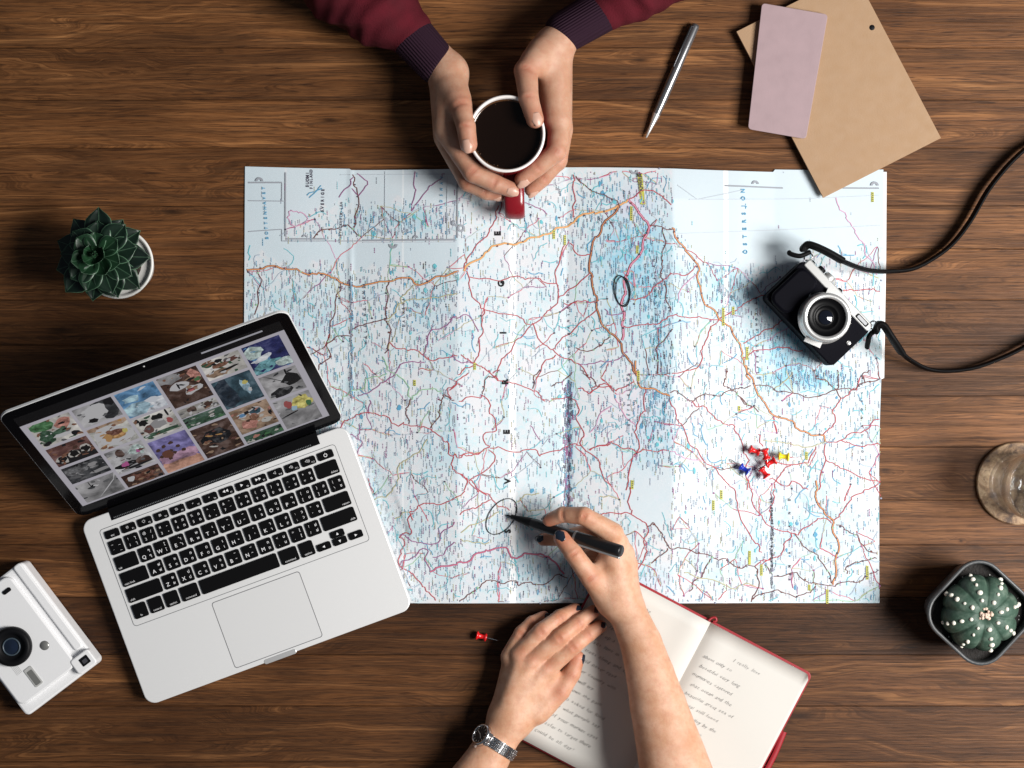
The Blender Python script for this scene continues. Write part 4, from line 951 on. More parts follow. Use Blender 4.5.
nb = thing('pink_notebook', 'closed slim dusty pink notebook lying on the brown kraft folder', 'notebook', U(788, 70, 0))
m_pink = bumpy('dusty_pink', (0.33, 0.235, 0.25), .6, 900, .25, .0004, .05, 60)
N4 = [(762, 3), (828, 14.5), (806, 139), (748, 129)]
b = MB(); sheet_prism(b, N4, 10.9, 11.8, rnd=4); b.build('back_cover', m_pink, nb)
b = MB(); sheet_prism(b, [(764, 5), (826, 16), (804.5, 137), (750, 127.5)], 11.85, 15.2, rnd=3); b.build('pages', mat('page_cream', (0.68, 0.64, 0.57), .7), nb)
b = MB(); sheet_prism(b, N4, 15.25, 16.3, bev=.35, rnd=4); b.build('front_cover', m_pink, nb)

# silver and black camera with strap
cz = 10.0
cm = thing('mirrorless_camera', 'small black and silver camera with its lens facing up, lying on the map at right', 'camera', U(820, 312, 0))
CT = 30.0      # body depth
p0 = U(806.5, 257, cz + CT); p1 = U(873.5, 327.5, cz + CT); dv = (p1 - p0); CL = dv.length; ca = math.atan2(dv.y, dv.x)
CM = Matrix.Translation((p0.x, p0.y, cz)) @ RZ(ca)       # +x along top plate, -y towards base
CD = 56.0
m_skin = bumpy('camera_leatherette', (0.003, 0.003, 0.0055), .6, 1300, .3, .0005, spec=.05)
b = MB(); b.M = CM; b.prism([(p[0] + CL / 2, p[1] - CD / 2 - 2) for p in rrect(CL, CD - 3, 5, 5)], 0, CT, 0, bev=1.5)
b.build('body', m_skin, cm)
b = MB(); b.M = CM; b.prism([(p[0] + CL / 2 + 1, p[1] - 3.2) for p in rrect(CL - 5, 8.8, 2, 4)], .5, CT + .8, 0, bev=1.0); tp = b.build('top_plate', m_silver, cm)
b = MB(); b.M = CM; b.prism(rrect(15, 4.6, 1, 4, CL - 13, -3.2), CT + .5, CT + 1.6, 0, bev=.3); b.build('flash_window', m_black, tp)
b = MB(); b.M = CM; b.prism(rrect(12, 3, .8, 4, CL - 13, -3.2), CT + 1.5, CT + 1.75, 0); b.build('flash_glass', mat('flash_glass', (0.45, 0.46, 0.48), .15), tp)
b = MB(); b.M = CM; b.prism([(p[0] + 15.5, p[1] - 32) for p in rrect(26, 47, 9, 6)], CT - 3, CT + 6.5, 0, bev=3, smooth=True); b.build('grip', m_skin, cm)
b = MB(); b.M = CM; b.tube(catmull([(14, -9, CT + .8), (21, -9.5, CT + 1.6), (26, -13, CT + 1.8), (27, -19, CT + 1.8), (29, -24, CT + 1.4), (31, -27, CT + .8)], 4), .65, 8); b.build('grip_trim', m_silver, cm)
lc = CM.inverted() @ Vector((*U(826.8, 317.3, cz + CT + 20).xy, 0))
b = MB(); b.M = CM
b.lathe([(25.5, CT - 1), (25.5, CT + 2), (24.8, CT + 3), (24.2, CT + 3.5), (24.2, CT + 12), (23.6, CT + 13), (23.8, CT + 19), (23.0, CT + 20.5), (19.6, CT + 20.8), (18.6, CT + 19.5)], 72, 0, cx=lc.x, cy=lc.y)
for a0 in (-68, 112, 20, 200): b.box(22, 28.6, -8.5 if a0 != 20 else -4, 8.5 if a0 != 20 else 4, CT - 1, CT + 4.6, 0, M=TR(lc.x, lc.y) @ RZ(math.radians(a0))) if a0 in (-68, 112) else None
lr = b.build('lens_barrel', m_silver, cm)
b = MB(); b.M = CM
b.lathe([(18.7, CT + 19.6), (17.5, CT + 18.2), (12.5, CT + 16.4), (11.5, CT + 16.8), (11, CT + 16), (7.6, CT + 14.6), (6.8, CT + 15)], 64, 0, cx=lc.x, cy=lc.y)
b.build('lens_inner_ring', mat('lens_black', (0.003, 0.003, 0.0035), .35, spec=.12), lr)
b = MB(); b.M = CM; b.lathe([(.01, CT + 17.0), (3.4, CT + 16.6), (6.8, CT + 15.1)], 40, 0, cx=lc.x, cy=lc.y); b.build('front_element', m_glassblk, lr)
for k, (bx, by, r_, hgt, mm) in enumerate(((20, 2.6, 4.2, 3.5, m_black), (31, 3.0, 6.2, 4.0, m_silver), (47, 2.4, 2.6, 2.2, m_black), (9, 2.0, 2.4, 2, m_black))):
    b = MB(); b.M = CM @ TR(bx, by - 1.5, CT * .62) @ Matrix.Rotation(-math.pi / 2, 4, 'X'); b.lathe([(r_ + .2, 0), (r_, hgt + 1), (r_ - .6, hgt + 1.6), (.01, hgt + 1.6)], 28, 0)
    b.build(['shutter_button', 'mode_dial', 'playback_button', 'power_button'][k], mm, cm)
rb = CM.inverted() @ Vector((*U(848.6, 343, cz + CT).xy, 0))
b = MB(); b.M = CM; b.lathe([(2.3, CT - .4), (2.2, CT + 1), (1.6, CT + 1.4), (.01, CT + 1.4)], 20, 0, cx=rb.x, cy=rb.y); b.build('lens_release', m_silver, cm)
for ex in (1.5, CL - .5):
    b = MB(); b.M = CM; P = [(ex + 4.0 * math.cos(a / 14 * 6.2832), 3.5 + 4.0 * math.sin(a / 14 * 6.2832), CT * .62 + 1.5 * math.sin(a)) for a in range(15)]; b.tube(P, .8, 8, caps=False); b.build('strap_ring', m_steel, cm)
def strap_run(pts, r, fl, n=8):
    P = catmull([U(a, b_, z) for a, b_, z in pts], n); b = MB(); b.tube(P, r, 14, 0, flat=fl); return b
st_ = strap_run([(806, 248, 36), (813, 246.5, 40), (841, 260.5, 38), (865, 269.5, 30), (887, 271.5, 20), (912, 269, 14), (934, 258, 12), (953, 243, 12), (970, 221, 12.5), (986.5, 192.6, 13), (1000.5, 174, 13), (1014.6, 158.6, 13), (1030, 146, 13), (1060, 130, 13), (1110, 120, 13), (1150, 135, 12), (1165, 180, 10)], 2.2, 4.0).build('neck_strap', m_leather, cm)
strap_run([(877, 331, 33), (881, 326, 36), (890, 335, 38), (902, 353, 28), (915, 363, 18), (930, 369.5, 13), (950, 371, 12), (975, 367.5, 12), (1000, 358.5, 12.5), (1024, 347, 13), (1060, 325, 13), (1110, 285, 13), (1150, 240, 12), (1165, 180, 10)], 2.1, 3.8).build('neck_strap', m_leather, cm)
strap_run([(804, 247.5, 38), (808, 244.8, 42), (815, 246.5, 44), (828, 252.5, 44), (842, 260.5, 41)], 3.7, 2.5).build('strap_keeper', m_leather, cm)
strap_run([(876, 330, 36), (879, 324.5, 40), (884, 326, 41), (891, 336.5, 40), (901, 352, 29)], 3.5, 2.5).build('strap_keeper', m_leather, cm)
strap_run([(810, 252, 34), (800, 256, 36), (791, 254, 34), (789, 252.5, 32)], 2.4, 1.3).build('strap_end', m_leather, cm)
strap_run([(878, 328, 37), (870, 335, 34), (868, 342, 26), (867, 347, 20)], 2.5, 1.4).build('strap_end', m_leather, cm)

# push pins
pin_cols = {'red': mat('pin_red', (0.62, 0.012, 0.014), .25), 'yellow': mat('pin_yellow', (0.80, 0.66, 0.02), .3), 'blue': mat('pin_blue', (0.010, 0.03, 0.38), .25)}
def pushpin(px, py, zc, ang, tilt, colr, label, group):
    """px,py the middle of the plastic head; ang the way the needle points in the picture"""
    o = thing('push_pin', label, 'push pin', U(px, py, 0), 0, group)
    T = Matrix.Translation(U(px, py, zc)) @ RZ(-math.radians(ang)) @ Matrix.Rotation(math.radians(90 + tilt), 4, 'Y')
    b = MB(); b.M = T; b.lathe([(.01, -5.6), (4.0, -5.5), (4.5, -5.0), (4.5, -4.2), (3.6, -3.6), (2.5, -2.4), (2.2, 1.2), (2.6, 2.4), (4.0, 3.4), (4.2, 4.4), (3.6, 5.0), (1.1, 5.5), (.01, 5.6)], 24, 0)
    b.build('head', pin_cols[colr], o)
    b = MB(); b.M = T; b.lathe([(.5, 5.4), (.5, 14), (.05, 17.5)], 8, 0); b.build('needle', m_steel, o)
PG = 'push pins scattered on the map'
pushpin(754.5, 450.8, 12.5, 20, 5, 'red', 'red push pin at the top left of the little pile on the map', PG)
pushpin(765.5, 454.2, 15.5, 75, 8, 'red', 'red push pin in the upper middle of the pile with its head pointing up', PG)
pushpin(770.5, 462.5, 13.0, 152, 3, 'red', 'red push pin at the right side of the pile, just left of the yellow pin', PG)
pushpin(764, 472.5, 13.0, 236, 5, 'red', 'red push pin at the bottom of the pile on the map', PG)
pushpin(783.5, 456.5, 12.2, 186, 4, 'yellow', 'yellow push pin lying on the map right of the red pins', PG)
pushpin(744, 469, 12.2, 216, 4, 'blue', 'blue push pin lying on the map left of the red pins', PG)
pushpin(481.5, 636.5, 4.6, 14, 3, 'red', 'lone red push pin on the bare wood beside the resting hand', 'push pins on the wood')

# coaster and glass of water
cc = U(1018.5, 483.5, 6); cs = thing('round_coaster', 'mottled brown round cork coaster under the water glass', 'coaster', (cc.x, cc.y, 0))
m_cork = mat('mottled_cork', (0.3, 0.2, 0.12), .6); t = NT(m_cork); v = t.coord(); n1 = t.noise(v, 55, 6, .7, .6); n2 = t.noise(v, 240, 4, .7)
c = t.ramp(n1, [(.38, (0.055, 0.024, 0.010)), (.5, (0.25, 0.145, 0.07)), (.64, (0.46, 0.32, 0.19))]); c = t.mix(t.ramp(n2, [(.55, (0, 0, 0)), (.7, (.7, .7, .7))]), c, (0.07, 0.035, 0.018)); t.l(c, t.b.inputs['Base Color']); t.bump(n2, .4, .0006)
b = MB(); b.lathe([(.01, .2), (40.4, .2), (41.3, 1.2), (41.3, 5), (40.4, 6), (.01, 6)], 72, 0, cx=cc.x, cy=cc.y, smooth=False); b.build('disc', m_cork, cs)
gl = thing('water_glass', 'clear drinking glass of water on the round coaster at the right edge', 'glass', (cc.x + 1, cc.y, 0))
def clearmat(name, tint, ior, k=1.0):
    m_ = bpy.data.materials.new(name); m_.use_nodes = True; n_ = m_.node_tree; n_.nodes.remove(n_.nodes['Principled BSDF']); o_ = n_.nodes['Material Output']
    tr = n_.nodes.new('ShaderNodeBsdfTransparent'); tr.inputs[0].default_value = (*tint, 1); gs = n_.nodes.new('ShaderNodeBsdfGlossy'); gs.inputs['Roughness'].default_value = .03
    fr0 = n_.nodes.new('ShaderNodeLayerWeight'); fr0.inputs[0].default_value = .5; fr = n_.nodes.new('ShaderNodeMath'); fr.operation = 'POWER'; n_.links.new(fr0.outputs['Facing'], fr.inputs[0]); fr.inputs[1].default_value = 2.2 if ior > 1.4 else 4.0; mx = n_.nodes.new('ShaderNodeMixShader'); ml = n_.nodes.new('ShaderNodeMath'); ml.operation = 'MULTIPLY'; ml.inputs[1].default_value = k; ml.use_clamp = True
    n_.links.new(fr.outputs[0], ml.inputs[0]); n_.links.new(ml.outputs[0], mx.inputs[0]); n_.links.new(tr.outputs[0], mx.inputs[1]); n_.links.new(gs.outputs[0], mx.inputs[2]); n_.links.new(mx.outputs[0], o_.inputs[0]); return m_
m_glass = mat('clear_glass', (1, 1, 1), .0, spec=.5, Transmission_Weight=1.0, IOR=1.45)
_n = m_glass.node_tree; _t = _n.nodes.new('ShaderNodeBsdfTransparent'); _m = _n.nodes.new('ShaderNodeMixShader'); _m.inputs[0].default_value = .22
_n.links.new(_n.nodes['Principled BSDF'].outputs[0], _m.inputs[1]); _n.links.new(_t.outputs[0], _m.inputs[2]); _n.links.new(_m.outputs[0], _n.nodes['Material Output'].inputs[0])
m_water = clearmat('water', (.96, .97, .97), 1.33, 1.0)
gx, gy = cc.x + 2.0, cc.y
b = MB(); b.lathe([(.01, 6.3), (29, 6.3), (31.5, 7.2), (32.4, 10), (33.5, 60), (34.3, 91), (33.6, 92.2), (32.7, 91), (31.4, 60), (30.2, 18), (27.5, 14.5), (.01, 13.5)], 80, 0, cx=gx, cy=gy); b.build('tumbler', m_glass, gl)
b = MB(); b.lathe([(.01, 14.0), (27.2, 15.0), (29.9, 18.3), (31.1, 60), (30.9, 60.2), (.01, 59.6)], 64, 0, cx=gx, cy=gy); b.build('water_fill', m_water, gl)

# cactus in a dark square pot
cp = U(979.5, 612.5, 60); ct = thing('cactus_plant', 'round ribbed green cactus with white dots in a dark grey square pot', 'cactus', (cp.x, cp.y, 0))
PTm = Matrix.Translation((cp.x, cp.y, 0)) @ RZ(math.radians(45 + 2))
m_pot = bumpy('slate_pot', (0.05, 0.053, 0.056), .45, 700, .15, .0004, .1, 40)
def ringloft(b, secs, mi=0, cap0=True):
    n = None; V = []
    for w_, r_, z_ in secs:
        P = rrect(w_, w_, r_, 8); n = len(P); V += [(*p, z_) for p in P]
    b.add(V, [(k * n + i, k * n + (i + 1) % n, (k + 1) * n + (i + 1) % n, (k + 1) * n + i) for k in range(len(secs) - 1) for i in range(n)], mi, True)
    if cap0: b.add(V, [tuple(reversed(range(n)))], mi)
b = MB(); b.M = PTm
ringloft(b, [(64, 12, .3), (66, 14, 2), (84, 24, 54), (87, 25.5, 58), (87.4, 25.8, 62.5), (86.4, 25.4, 63.5), (81.5, 23, 63.5), (80.5, 22.5, 62.5), (79, 21.5, 50), (77, 21, 44)])
b.build('pot', m_pot, ct)
b = MB(); b.M = PTm; P = rrect(79.5, 79.5, 22, 8); b.add([(*p, 52) for p in P], [tuple(range(len(P)))], 0); so = b.build('soil', bumpy('dark_grit', (0.012, 0.010, 0.009), .95, 450, 1, .002, .5, 300), ct)
b = MB(); PR = random.Random(5)
bub = MB()
for k in range(26):
    a = PR.uniform(0, 6.28); rr = PR.uniform(30, 42); b.ball((cp.x + rr * math.cos(a), cp.y + rr * math.sin(a) * .9, 52.6), PR.uniform(.5, 1.1), 0, 6, 4)
g_ = b.build('grit', mat('grit_white', (0.5, 0.5, 0.48), .8), so); tag(g_, kind='stuff')
m_cac = mat('cactus_skin', (0.10, 0.17, 0.12), .5, spec=.3); t = NT(m_cac); v = t.coord(); n1 = t.noise(v, 70, 5, .65); n2 = t.noise(v, 900, 2)
c = t.ramp(n1, [(.3, (0.018, 0.042, 0.028)), (.5, (0.045, 0.085, 0.062)), (.72, (0.12, 0.17, 0.135))]); t.l(c, t.b.inputs['Base Color']); t.bump(n2, .35, .0005)
ccx, ccy = U(981.5, 613.5, 70).xy; V = []; NR = 8; RA = 37.5; nu, nv = 128, 26
def cact(u, v):
    """u azimuth, v 0 (top) .. 1 (below equator)"""
    th = v * 1.95; lob = abs(math.cos((u - .25) * NR / 2)) ; lob = lob ** .42
    r = RA * math.sin(th) * (.87 + .13 * lob); z = 60 + 24 * math.cos(th) * 1.15 + 3.0 * lob * math.sin(th) - 6.5 * math.exp(-(v / .1) ** 2)
    return Vector((ccx + r * math.cos(u), ccy + r * math.sin(u), z))
V = [cact(2 * math.pi * i / nu, max(.004, j / nv)) for i in range(nu) for j in range(nv + 1)]
b = MB(); W_ = nv + 1; b.add(V, [(i * W_ + j, i * W_ + j + 1, ((i + 1) % nu) * W_ + j + 1, ((i + 1) % nu) * W_ + j) for i in range(nu) for j in range(nv)], 0, True)
cb = b.build('cactus_body', m_cac, ct)
m_are = bumpy('areole_wool', (0.68, 0.66, 0.58), .9, 900, .6, .0008)
b = MB()
for k in range(NR):
    u = .25 + 2 * math.pi * k / NR
    for v in (.20, .33, .47, .60, .74):
        q = cact(u + PR.uniform(-.03, .03), v + PR.uniform(-.02, .02)); s_ = PR.uniform(1.7, 2.7)
        b.ball(q + Vector((0, 0, .3)), s_, 0, 8, 6, (PR.uniform(.8, 1.1), PR.uniform(.8, 1.1), .75))
b.build('wool_tufts', m_are, cb)
tag(bpy.data.objects['wool_tufts'], kind='stuff')
b = MB()
for k in range(24):
    a = PR.uniform(0, 6.28); rr = PR.uniform(0, 8); b.ball((ccx + rr * math.cos(a), ccy + rr * math.sin(a), 85.5 - .06 * rr * rr + PR.uniform(-.5, 1.5)), PR.uniform(1.3, 2.3), 0, 7, 5)
b.build('flower_buds', bumpy('bud_cream', (0.62, 0.47, 0.38), .9, 800, .5, .0008), cb); tag(bpy.data.objects['flower_buds'], kind='stuff')

# journal
JZ = 11.0
J0 = U(711, 623, JZ); ja = -math.radians(27.9); JM = Matrix.Translation((J0.x, J0.y, 0)) @ RZ(ja)     # +x right page, -y down the page
PW, PH = 112.0, 190.0; PWL = 119.0
jr = thing('open_journal', 'open red covered journal with handwritten pages under the writing arm', 'notebook', (J0.x, J0.y, 0))
m_pg = bumpy('journal_paper', (0.57, 0.555, 0.52), .65, 1500, .12, .0002, .02, 12)
m_redc = bumpy('red_cover', (0.27, 0.007, 0.014), .45, 700, .2, .0004)
b = MB(); b.M = JM; b.prism([(p[0] + (PW - PWL) / 2, p[1] - PH / 2) for p in rrect(PW + PWL + 4.6, PH + 4.6, 6, 6)], 5.0, 6.6, 0, bev=.5); b.build('cover', m_redc, jr)
def pz_(x): 
    a = abs(x); return JZ - 3.6 * math.exp(-(a / 5.0) ** 1.3) + 1.1 * math.exp(-((a - 16) / 12) ** 2)
for sgn, wid in ((-1, PWL), (1, PW)):
    b = MB(); b.M = JM; nxp, nyp = 40, 14; V = []
    for i in range(nxp + 1):
        x = sgn * wid * i / nxp
        for j in range(nyp + 1):
            ins = 0
            if wid - abs(x) < 5: ins = 5 - math.sqrt(max(0, 25 - (5 - (wid - abs(x))) ** 2))
            y = -ins - (PH - 2 * ins) * j / nyp
            V.append((x, y, pz_(x) + .25 * math.sin(y * .04 + x * .05)))
    nt = len(V); V += [(x, y, 6.7) for x, y, z in V]; W_ = nyp + 1; fs = []
    for i in range(nxp):
        for j in range(nyp):
            a = i * W_ + j; q = (a, a + W_, a + W_ + 1, a + 1); fs.append(q if sgn < 0 else q[::-1])
    for i in range(nxp):
        a = i * W_; fs += [(a, nt + a, nt + a + W_, a + W_)]; a += nyp; fs += [(a, a + W_, nt + a + W_, nt + a)]
    a = nxp * W_; fs += [(a + j, a + j + 1, nt + a + j + 1, nt + a + j) for j in range(nyp)]
    b.add(V, fs, 0, True)
    # the handwriting
    HR = random.Random(3 + sgn)
    if sgn < 0:
        lines = ['this morning on the', 'day we are out', 'in our way', 'to leave again and', 'we saw up a', 'little sea lane in', 'the trees along and then', 'we could never read', 'a summer country with', 'them, i will try', 'going down the path', 'we also asked for food', 'to see what people say', 'and of your market eyes', 'the safer to target there', 'i could be all day!']
        x0, y0, dy, sz, mi_ = -PWL + 9, -19, 10.4, 6.3, 1
    else:
        lines = ['  I really love', 'about only so', 'beautiful very long', 'memories captured', 'that ocean and the', 'beautiful great sea of', 'crystal still found', 'in the valley by the', 'long way home']
        x0, y0, dy, sz, mi_ = 9, -22, 10.2, 6.0, 2
    sh = Matrix.Identity(4); sh[0][1] = .32
    for li, ln in enumerate(lines):
        x = x0 + HR.uniform(-1.5, 2) + (24 if sgn > 0 and li == 0 else 0); drift = HR.uniform(-.012, .012)
        xs0 = x
        for ch in ln:
            wch = {'m': .62, 'w': .62, 'i': .24, 'l': .24, ' ': .42, 't': .32, 'r': .34, 'f': .3, 'I': .3}.get(ch, .46) * sz
            if ch != ' ':
                y = y0 - li * dy + (x - xs0) * drift + HR.uniform(-.25, .35)
                if abs(x + wch / 2) < wid - 3 and (x + wch / 2) * sgn > 2:
                    T = TR(x + wch / 2, y, pz_(x) + .45) @ RZ(HR.uniform(-.09, .09)) @ sh
                    b.text(ch, sz * HR.uniform(.7, .92), T, mi_, bold=-.016)
            x += wch * HR.uniform(.9, 1.08)
    b.build('page', [m_pg, mat('pen_ink', (0.012, 0.012, 0.015), .6), mat('pencil', (0.09, 0.09, 0.095), .7)], jr)
b = MB(); b.M = JM; b.tube(catmull([(-3, 1, 9), (-1, 5, 8.5), (2, 6.5, 8.5), (4, 4, 8.5), (1.5, 2, 8.5)], 5), 1.3, 8); b.build('ribbon_bookmark', m_redc, jr)
b = MB(); b.M = JM; b.tube(catmull([(PW + 4, -62, 5.2), (PW + 6.5, -90, 4.6), (PW + 6.0, -125, 4.4), (PW + 3, -160, 4.6), (PW + 2, -186, 5)], 6), 3.0, 8, flat=.35); b.build('elastic_band', m_redc, jr)
# ---------- people: bodies grown as one smooth skin from a signed distance field ----------
def rc(P, a, ra, b, rb, flat=1.0):
    a = np.array(a, np.float32); ba = np.array(b, np.float32) - a; L2 = float(ba @ ba) + 1e-6
    h = np.clip(((P[0] - a[0]) * ba[0] + (P[1] - a[1]) * ba[1] + (P[2] - a[2]) * ba[2]) / L2, 0, 1)
    dx = P[0] - a[0] - h * ba[0]; dy = P[1] - a[1] - h * ba[1]; dz = (P[2] - a[2] - h * ba[2]) / flat
    return (np.sqrt(dx * dx + dy * dy + dz * dz) - (ra + (rb - ra) * h)) * min(1, flat)
def smin(a, b, k):
    h = np.clip(.5 + .5 * (b - a) / k, 0, 1); return b + (a - b) * h - k * h * (1 - h)
def chain(P, pts, k=2.0, flat=1.0):
    d = None
    for (a, ra), (b, rb) in zip(pts[:-1], pts[1:]):
        q = rc(P, a, ra, b, rb, flat); d = q if d is None else smin(d, q, k)
    return d
def surface_nets(Fv, org, h):
    ins = Fv < 0; nx, ny, nz = Fv.shape; sh = (nx - 1, ny - 1, nz - 1)
    acc = np.zeros(sh + (3,), np.float32); cnt = np.zeros(sh, np.float32)
    def sub(A, o): return A[o[0]:o[0] + sh[0], o[1]:o[1] + sh[1], o[2]:o[2] + sh[2]]
    for ax in range(3):
        for u in (0, 1):
            for v in (0, 1):
                o = [0, 0, 0]; oth = [i for i in range(3) if i != ax]; o[oth[0]] = u; o[oth[1]] = v; o2 = list(o); o2[ax] = 1
                f0, f1 = sub(Fv, o), sub(Fv, o2); m = sub(ins, o) != sub(ins, o2)
                t = np.where(m, f0 / np.where(m, f0 - f1, 1), 0)
                for k in range(3): acc[..., k] += np.where(m, (t if k == ax else o[k]), 0)
                cnt += m
    act = cnt > 0; idx = np.full(sh, -1, np.int64); idx[act] = np.arange(act.sum())
    ii = np.argwhere(act); pos = (ii + acc[act] / cnt[act][:, None]) * h + np.array(org)
    quads = []
    for ax in range(3):
        sl0 = [slice(None)] * 3; sl1 = [slice(None)] * 3; sl0[ax] = slice(0, -1); sl1[ax] = slice(1, None)
        A, B = ins[tuple(sl0)], ins[tuple(sl1)]; e = np.argwhere(A != B); inside = A[A != B]
        o1, o2 = [i for i in range(3) if i != ax]
        ok = (e[:, o1] > 0) & (e[:, o2] > 0) & (e[:, o1] < Fv.shape[o1] - 1) & (e[:, o2] < Fv.shape[o2] - 1); e = e[ok]; inside = inside[ok]
        def g(d1, d2):
            q = e.copy(); q[:, o1] += d1; q[:, o2] += d2; return idx[q[:, 0], q[:, 1], q[:, 2]]
        Q = np.stack([g(-1, -1), g(0, -1), g(0, 0), g(-1, 0)], 1)
        flip = inside if ax != 1 else ~inside
        Q[~flip] = Q[~flip][:, ::-1]; quads.append(Q)
    return pos, np.concatenate(quads)
def grow(fn, lo, hi, h):
    ax = [np.arange(lo[i], hi[i] + h, h, dtype=np.float32) for i in range(3)]
    G_ = np.meshgrid(*ax, indexing='ij'); Fv = fn(G_).astype(np.float32)
    # keep it closed at the box
    Fv[0], Fv[-1], Fv[:, 0], Fv[:, -1], Fv[:, :, 0], Fv[:, :, -1] = 1, 1, 1, 1, 1, 1
    return surface_nets(Fv, lo, h)
def laplace(pos, quads, it=2, lam=.5):
    e = np.concatenate([quads[:, [0, 1]], quads[:, [1, 2]], quads[:, [2, 3]], quads[:, [3, 0]]]); n = len(pos)
    deg = np.bincount(e.ravel(), minlength=n).astype(float)[:, None]
    for _ in range(it):
        s = np.stack([np.bincount(e[:, 0], pos[e[:, 1], k], n) + np.bincount(e[:, 1], pos[e[:, 0], k], n) for k in range(3)], 1)
        pos = pos + lam * (s / np.maximum(deg, 1) - pos)
    return pos
def J(px, py, z, r): return ((*U(px, py, z).xy, z), r)
def np_mesh(name, parts, mats, parent, reds=None, creases_=()):
    off = Vector((0, 0, 0)); q = parent
    while q is not None: off += q.location; q = q.parent
    V = []; Q = []; n = 0
    for p, f in parts: V.append(p); Q.append(f + n); n += len(p)
    V = np.concatenate(V); Q = np.concatenate(Q)
    me = bpy.data.meshes.new(name); me.vertices.add(len(V)); me.vertices.foreach_set('co', (V * S - np.array(off)).astype(np.float32).ravel())
    me.loops.add(len(Q) * 4); me.loops.foreach_set('vertex_index', Q.ravel().astype(np.int32)); me.polygons.add(len(Q))
    me.polygons.foreach_set('loop_start', np.arange(0, len(Q) * 4, 4, dtype=np.int32)); me.polygons.foreach_set('loop_total', np.full(len(Q), 4, np.int32))
    me.update(calc_edges=True); me.validate(); me.polygons.foreach_set('use_smooth', [True] * len(me.polygons))
    for m in (mats if isinstance(mats, list) else [mats]): me.materials.append(m)
    if reds is not None:
        r = np.zeros(len(V))
        for (c_, dirv, r_, dep) in creases_:
            dv_ = np.array(dirv) / np.linalg.norm(dirv); D = V - np.array(c_); al = D @ dv_
            r = np.maximum(r, .85 * np.exp(-(al / .9) ** 2) * np.exp(-(D ** 2).sum(1) / (r_ * .95) ** 2))
        for c_, rad, amt in reds: r = np.maximum(r, amt * np.exp(-((V - np.array(c_)) ** 2).sum(1) / rad ** 2))
        a_ = me.attributes.new('redness', 'FLOAT', 'POINT'); a_.data.foreach_set('value', r.astype(np.float32))
    o = bpy.data.objects.new(name, me); col.objects.link(o); o.parent = parent; return o

def skin_mat(name, base, red, pale):
    m = mat(name, base, .48, spec=.35); t = NT(m); b_ = t.b
    b_.inputs['Subsurface Weight'].default_value = .18; b_.inputs['Subsurface Radius'].default_value = (1, .35, .2); b_.inputs['Subsurface Scale'].default_value = .004
    at = t.n('ShaderNodeAttribute'); at.attribute_name = 'redness'; v = t.coord()
    n1 = t.noise(v, 45, 5, .6); n2 = t.noise(v, 160, 4, .6)
    c = t.mix(t.ramp(n1, [(.38, (0, 0, 0)), (.62, (.9, .9, .9))]), base, pale)
    c = t.mix(t.math('MULTIPLY', t.ramp(n2, [(.45, (0, 0, 0)), (.7, (1, 1, 1))]), .25), c, red)
    c = t.mix(at.outputs['Fac'], c, red); t.l(c, b_.inputs['Base Color'])
    vo = t.n('ShaderNodeTexVoronoi', feature='DISTANCE_TO_EDGE'); vo.inputs['Scale'].default_value = 900; t.l(v, vo.inputs['Vector'])
    hh = t.math('ADD', t.math('MULTIPLY', t.noise(v, 420, 4), .7), t.math('MULTIPLY', t.math('MINIMUM', vo.outputs['Distance'], .25), .8)); t.bump(hh, .4, .0008)
    return m
sk_w = skin_mat('skin_light', (0.53, 0.285, 0.172), (0.40, 0.115, 0.06), (0.63, 0.38, 0.26))
sk_m = skin_mat('skin_warm', (0.46, 0.25, 0.16), (0.40, 0.125, 0.075), (0.53, 0.32, 0.22))

FING = 1.2
def hand_fn(palm, fingers, arm, webs=(), kp=9.0, creases=()):
    def fn(P):
        d = None
        for a, b in palm:
            q = rc(P, a[0], a[1], b[0], b[1]); d = q if d is None else smin(d, q, 11)
        ad = None
        for a, b, fl in arm:
            q = rc(P, a[0], a[1], b[0], b[1], fl); ad = q if ad is None else smin(ad, q, 1.0)
        d = smin(d, ad, 9)
        for a, b in webs: d = smin(d, rc(P, a[0], a[1], b[0], b[1]), 5)
        out = d
        for f in fingers:
            c_ = chain(P, f, 1.6)
            # knuckle swelling and joint folds
            out = np.minimum(out, smin(d, c_, 5.0))
        for (c_, dirv, r_, dep) in creases:
            dv_ = np.array(dirv) / np.linalg.norm(dirv)
            al = (P[0] - c_[0]) * dv_[0] + (P[1] - c_[1]) * dv_[1] + (P[2] - c_[2]) * dv_[2]
            rr = (P[0] - c_[0]) ** 2 + (P[1] - c_[1]) ** 2 + (P[2] - c_[2]) ** 2
            out = out + dep * np.exp(-(al / 1.0) ** 2) * np.exp(-rr / r_ ** 2)
        return out
    return fn
def mk_creases(fingers, dep=.95):
    C_ = []
    for f in fingers:
        for i in range(1, len(f) - 1):
            a = np.array(f[i - 1][0]); b = np.array(f[i][0]); c_ = np.array(f[i + 1][0]); d = (c_ - a); d = d / np.linalg.norm(d); r = f[i][1]
            top = b + np.array([0, 0, r * .8])
            for o in (-1.6, 0, 1.6) if i == len(f) - 3 or len(f) == 3 else (-.9, .9): C_.append((tuple(top + d * o), tuple(d), r * .75, dep))
    return C_
def reds_for(fingers, knuckles=.55, tips=.75):
    R_ = []
    for f in fingers:
        for i, (p, r) in enumerate(f):
            if i == len(f) - 1: R_.append((p, r * 1.9, tips))
            elif i >= 1: R_.append(((p[0], p[1], p[2] + r * .7), r * 1.1, knuckles))
    return R_
def bbox(pts, pad):
    A = np.array([p for p, r in pts]); r = max(r for p, r in pts); return tuple(A.min(0) - pad - r), tuple(A.max(0) + pad + r)
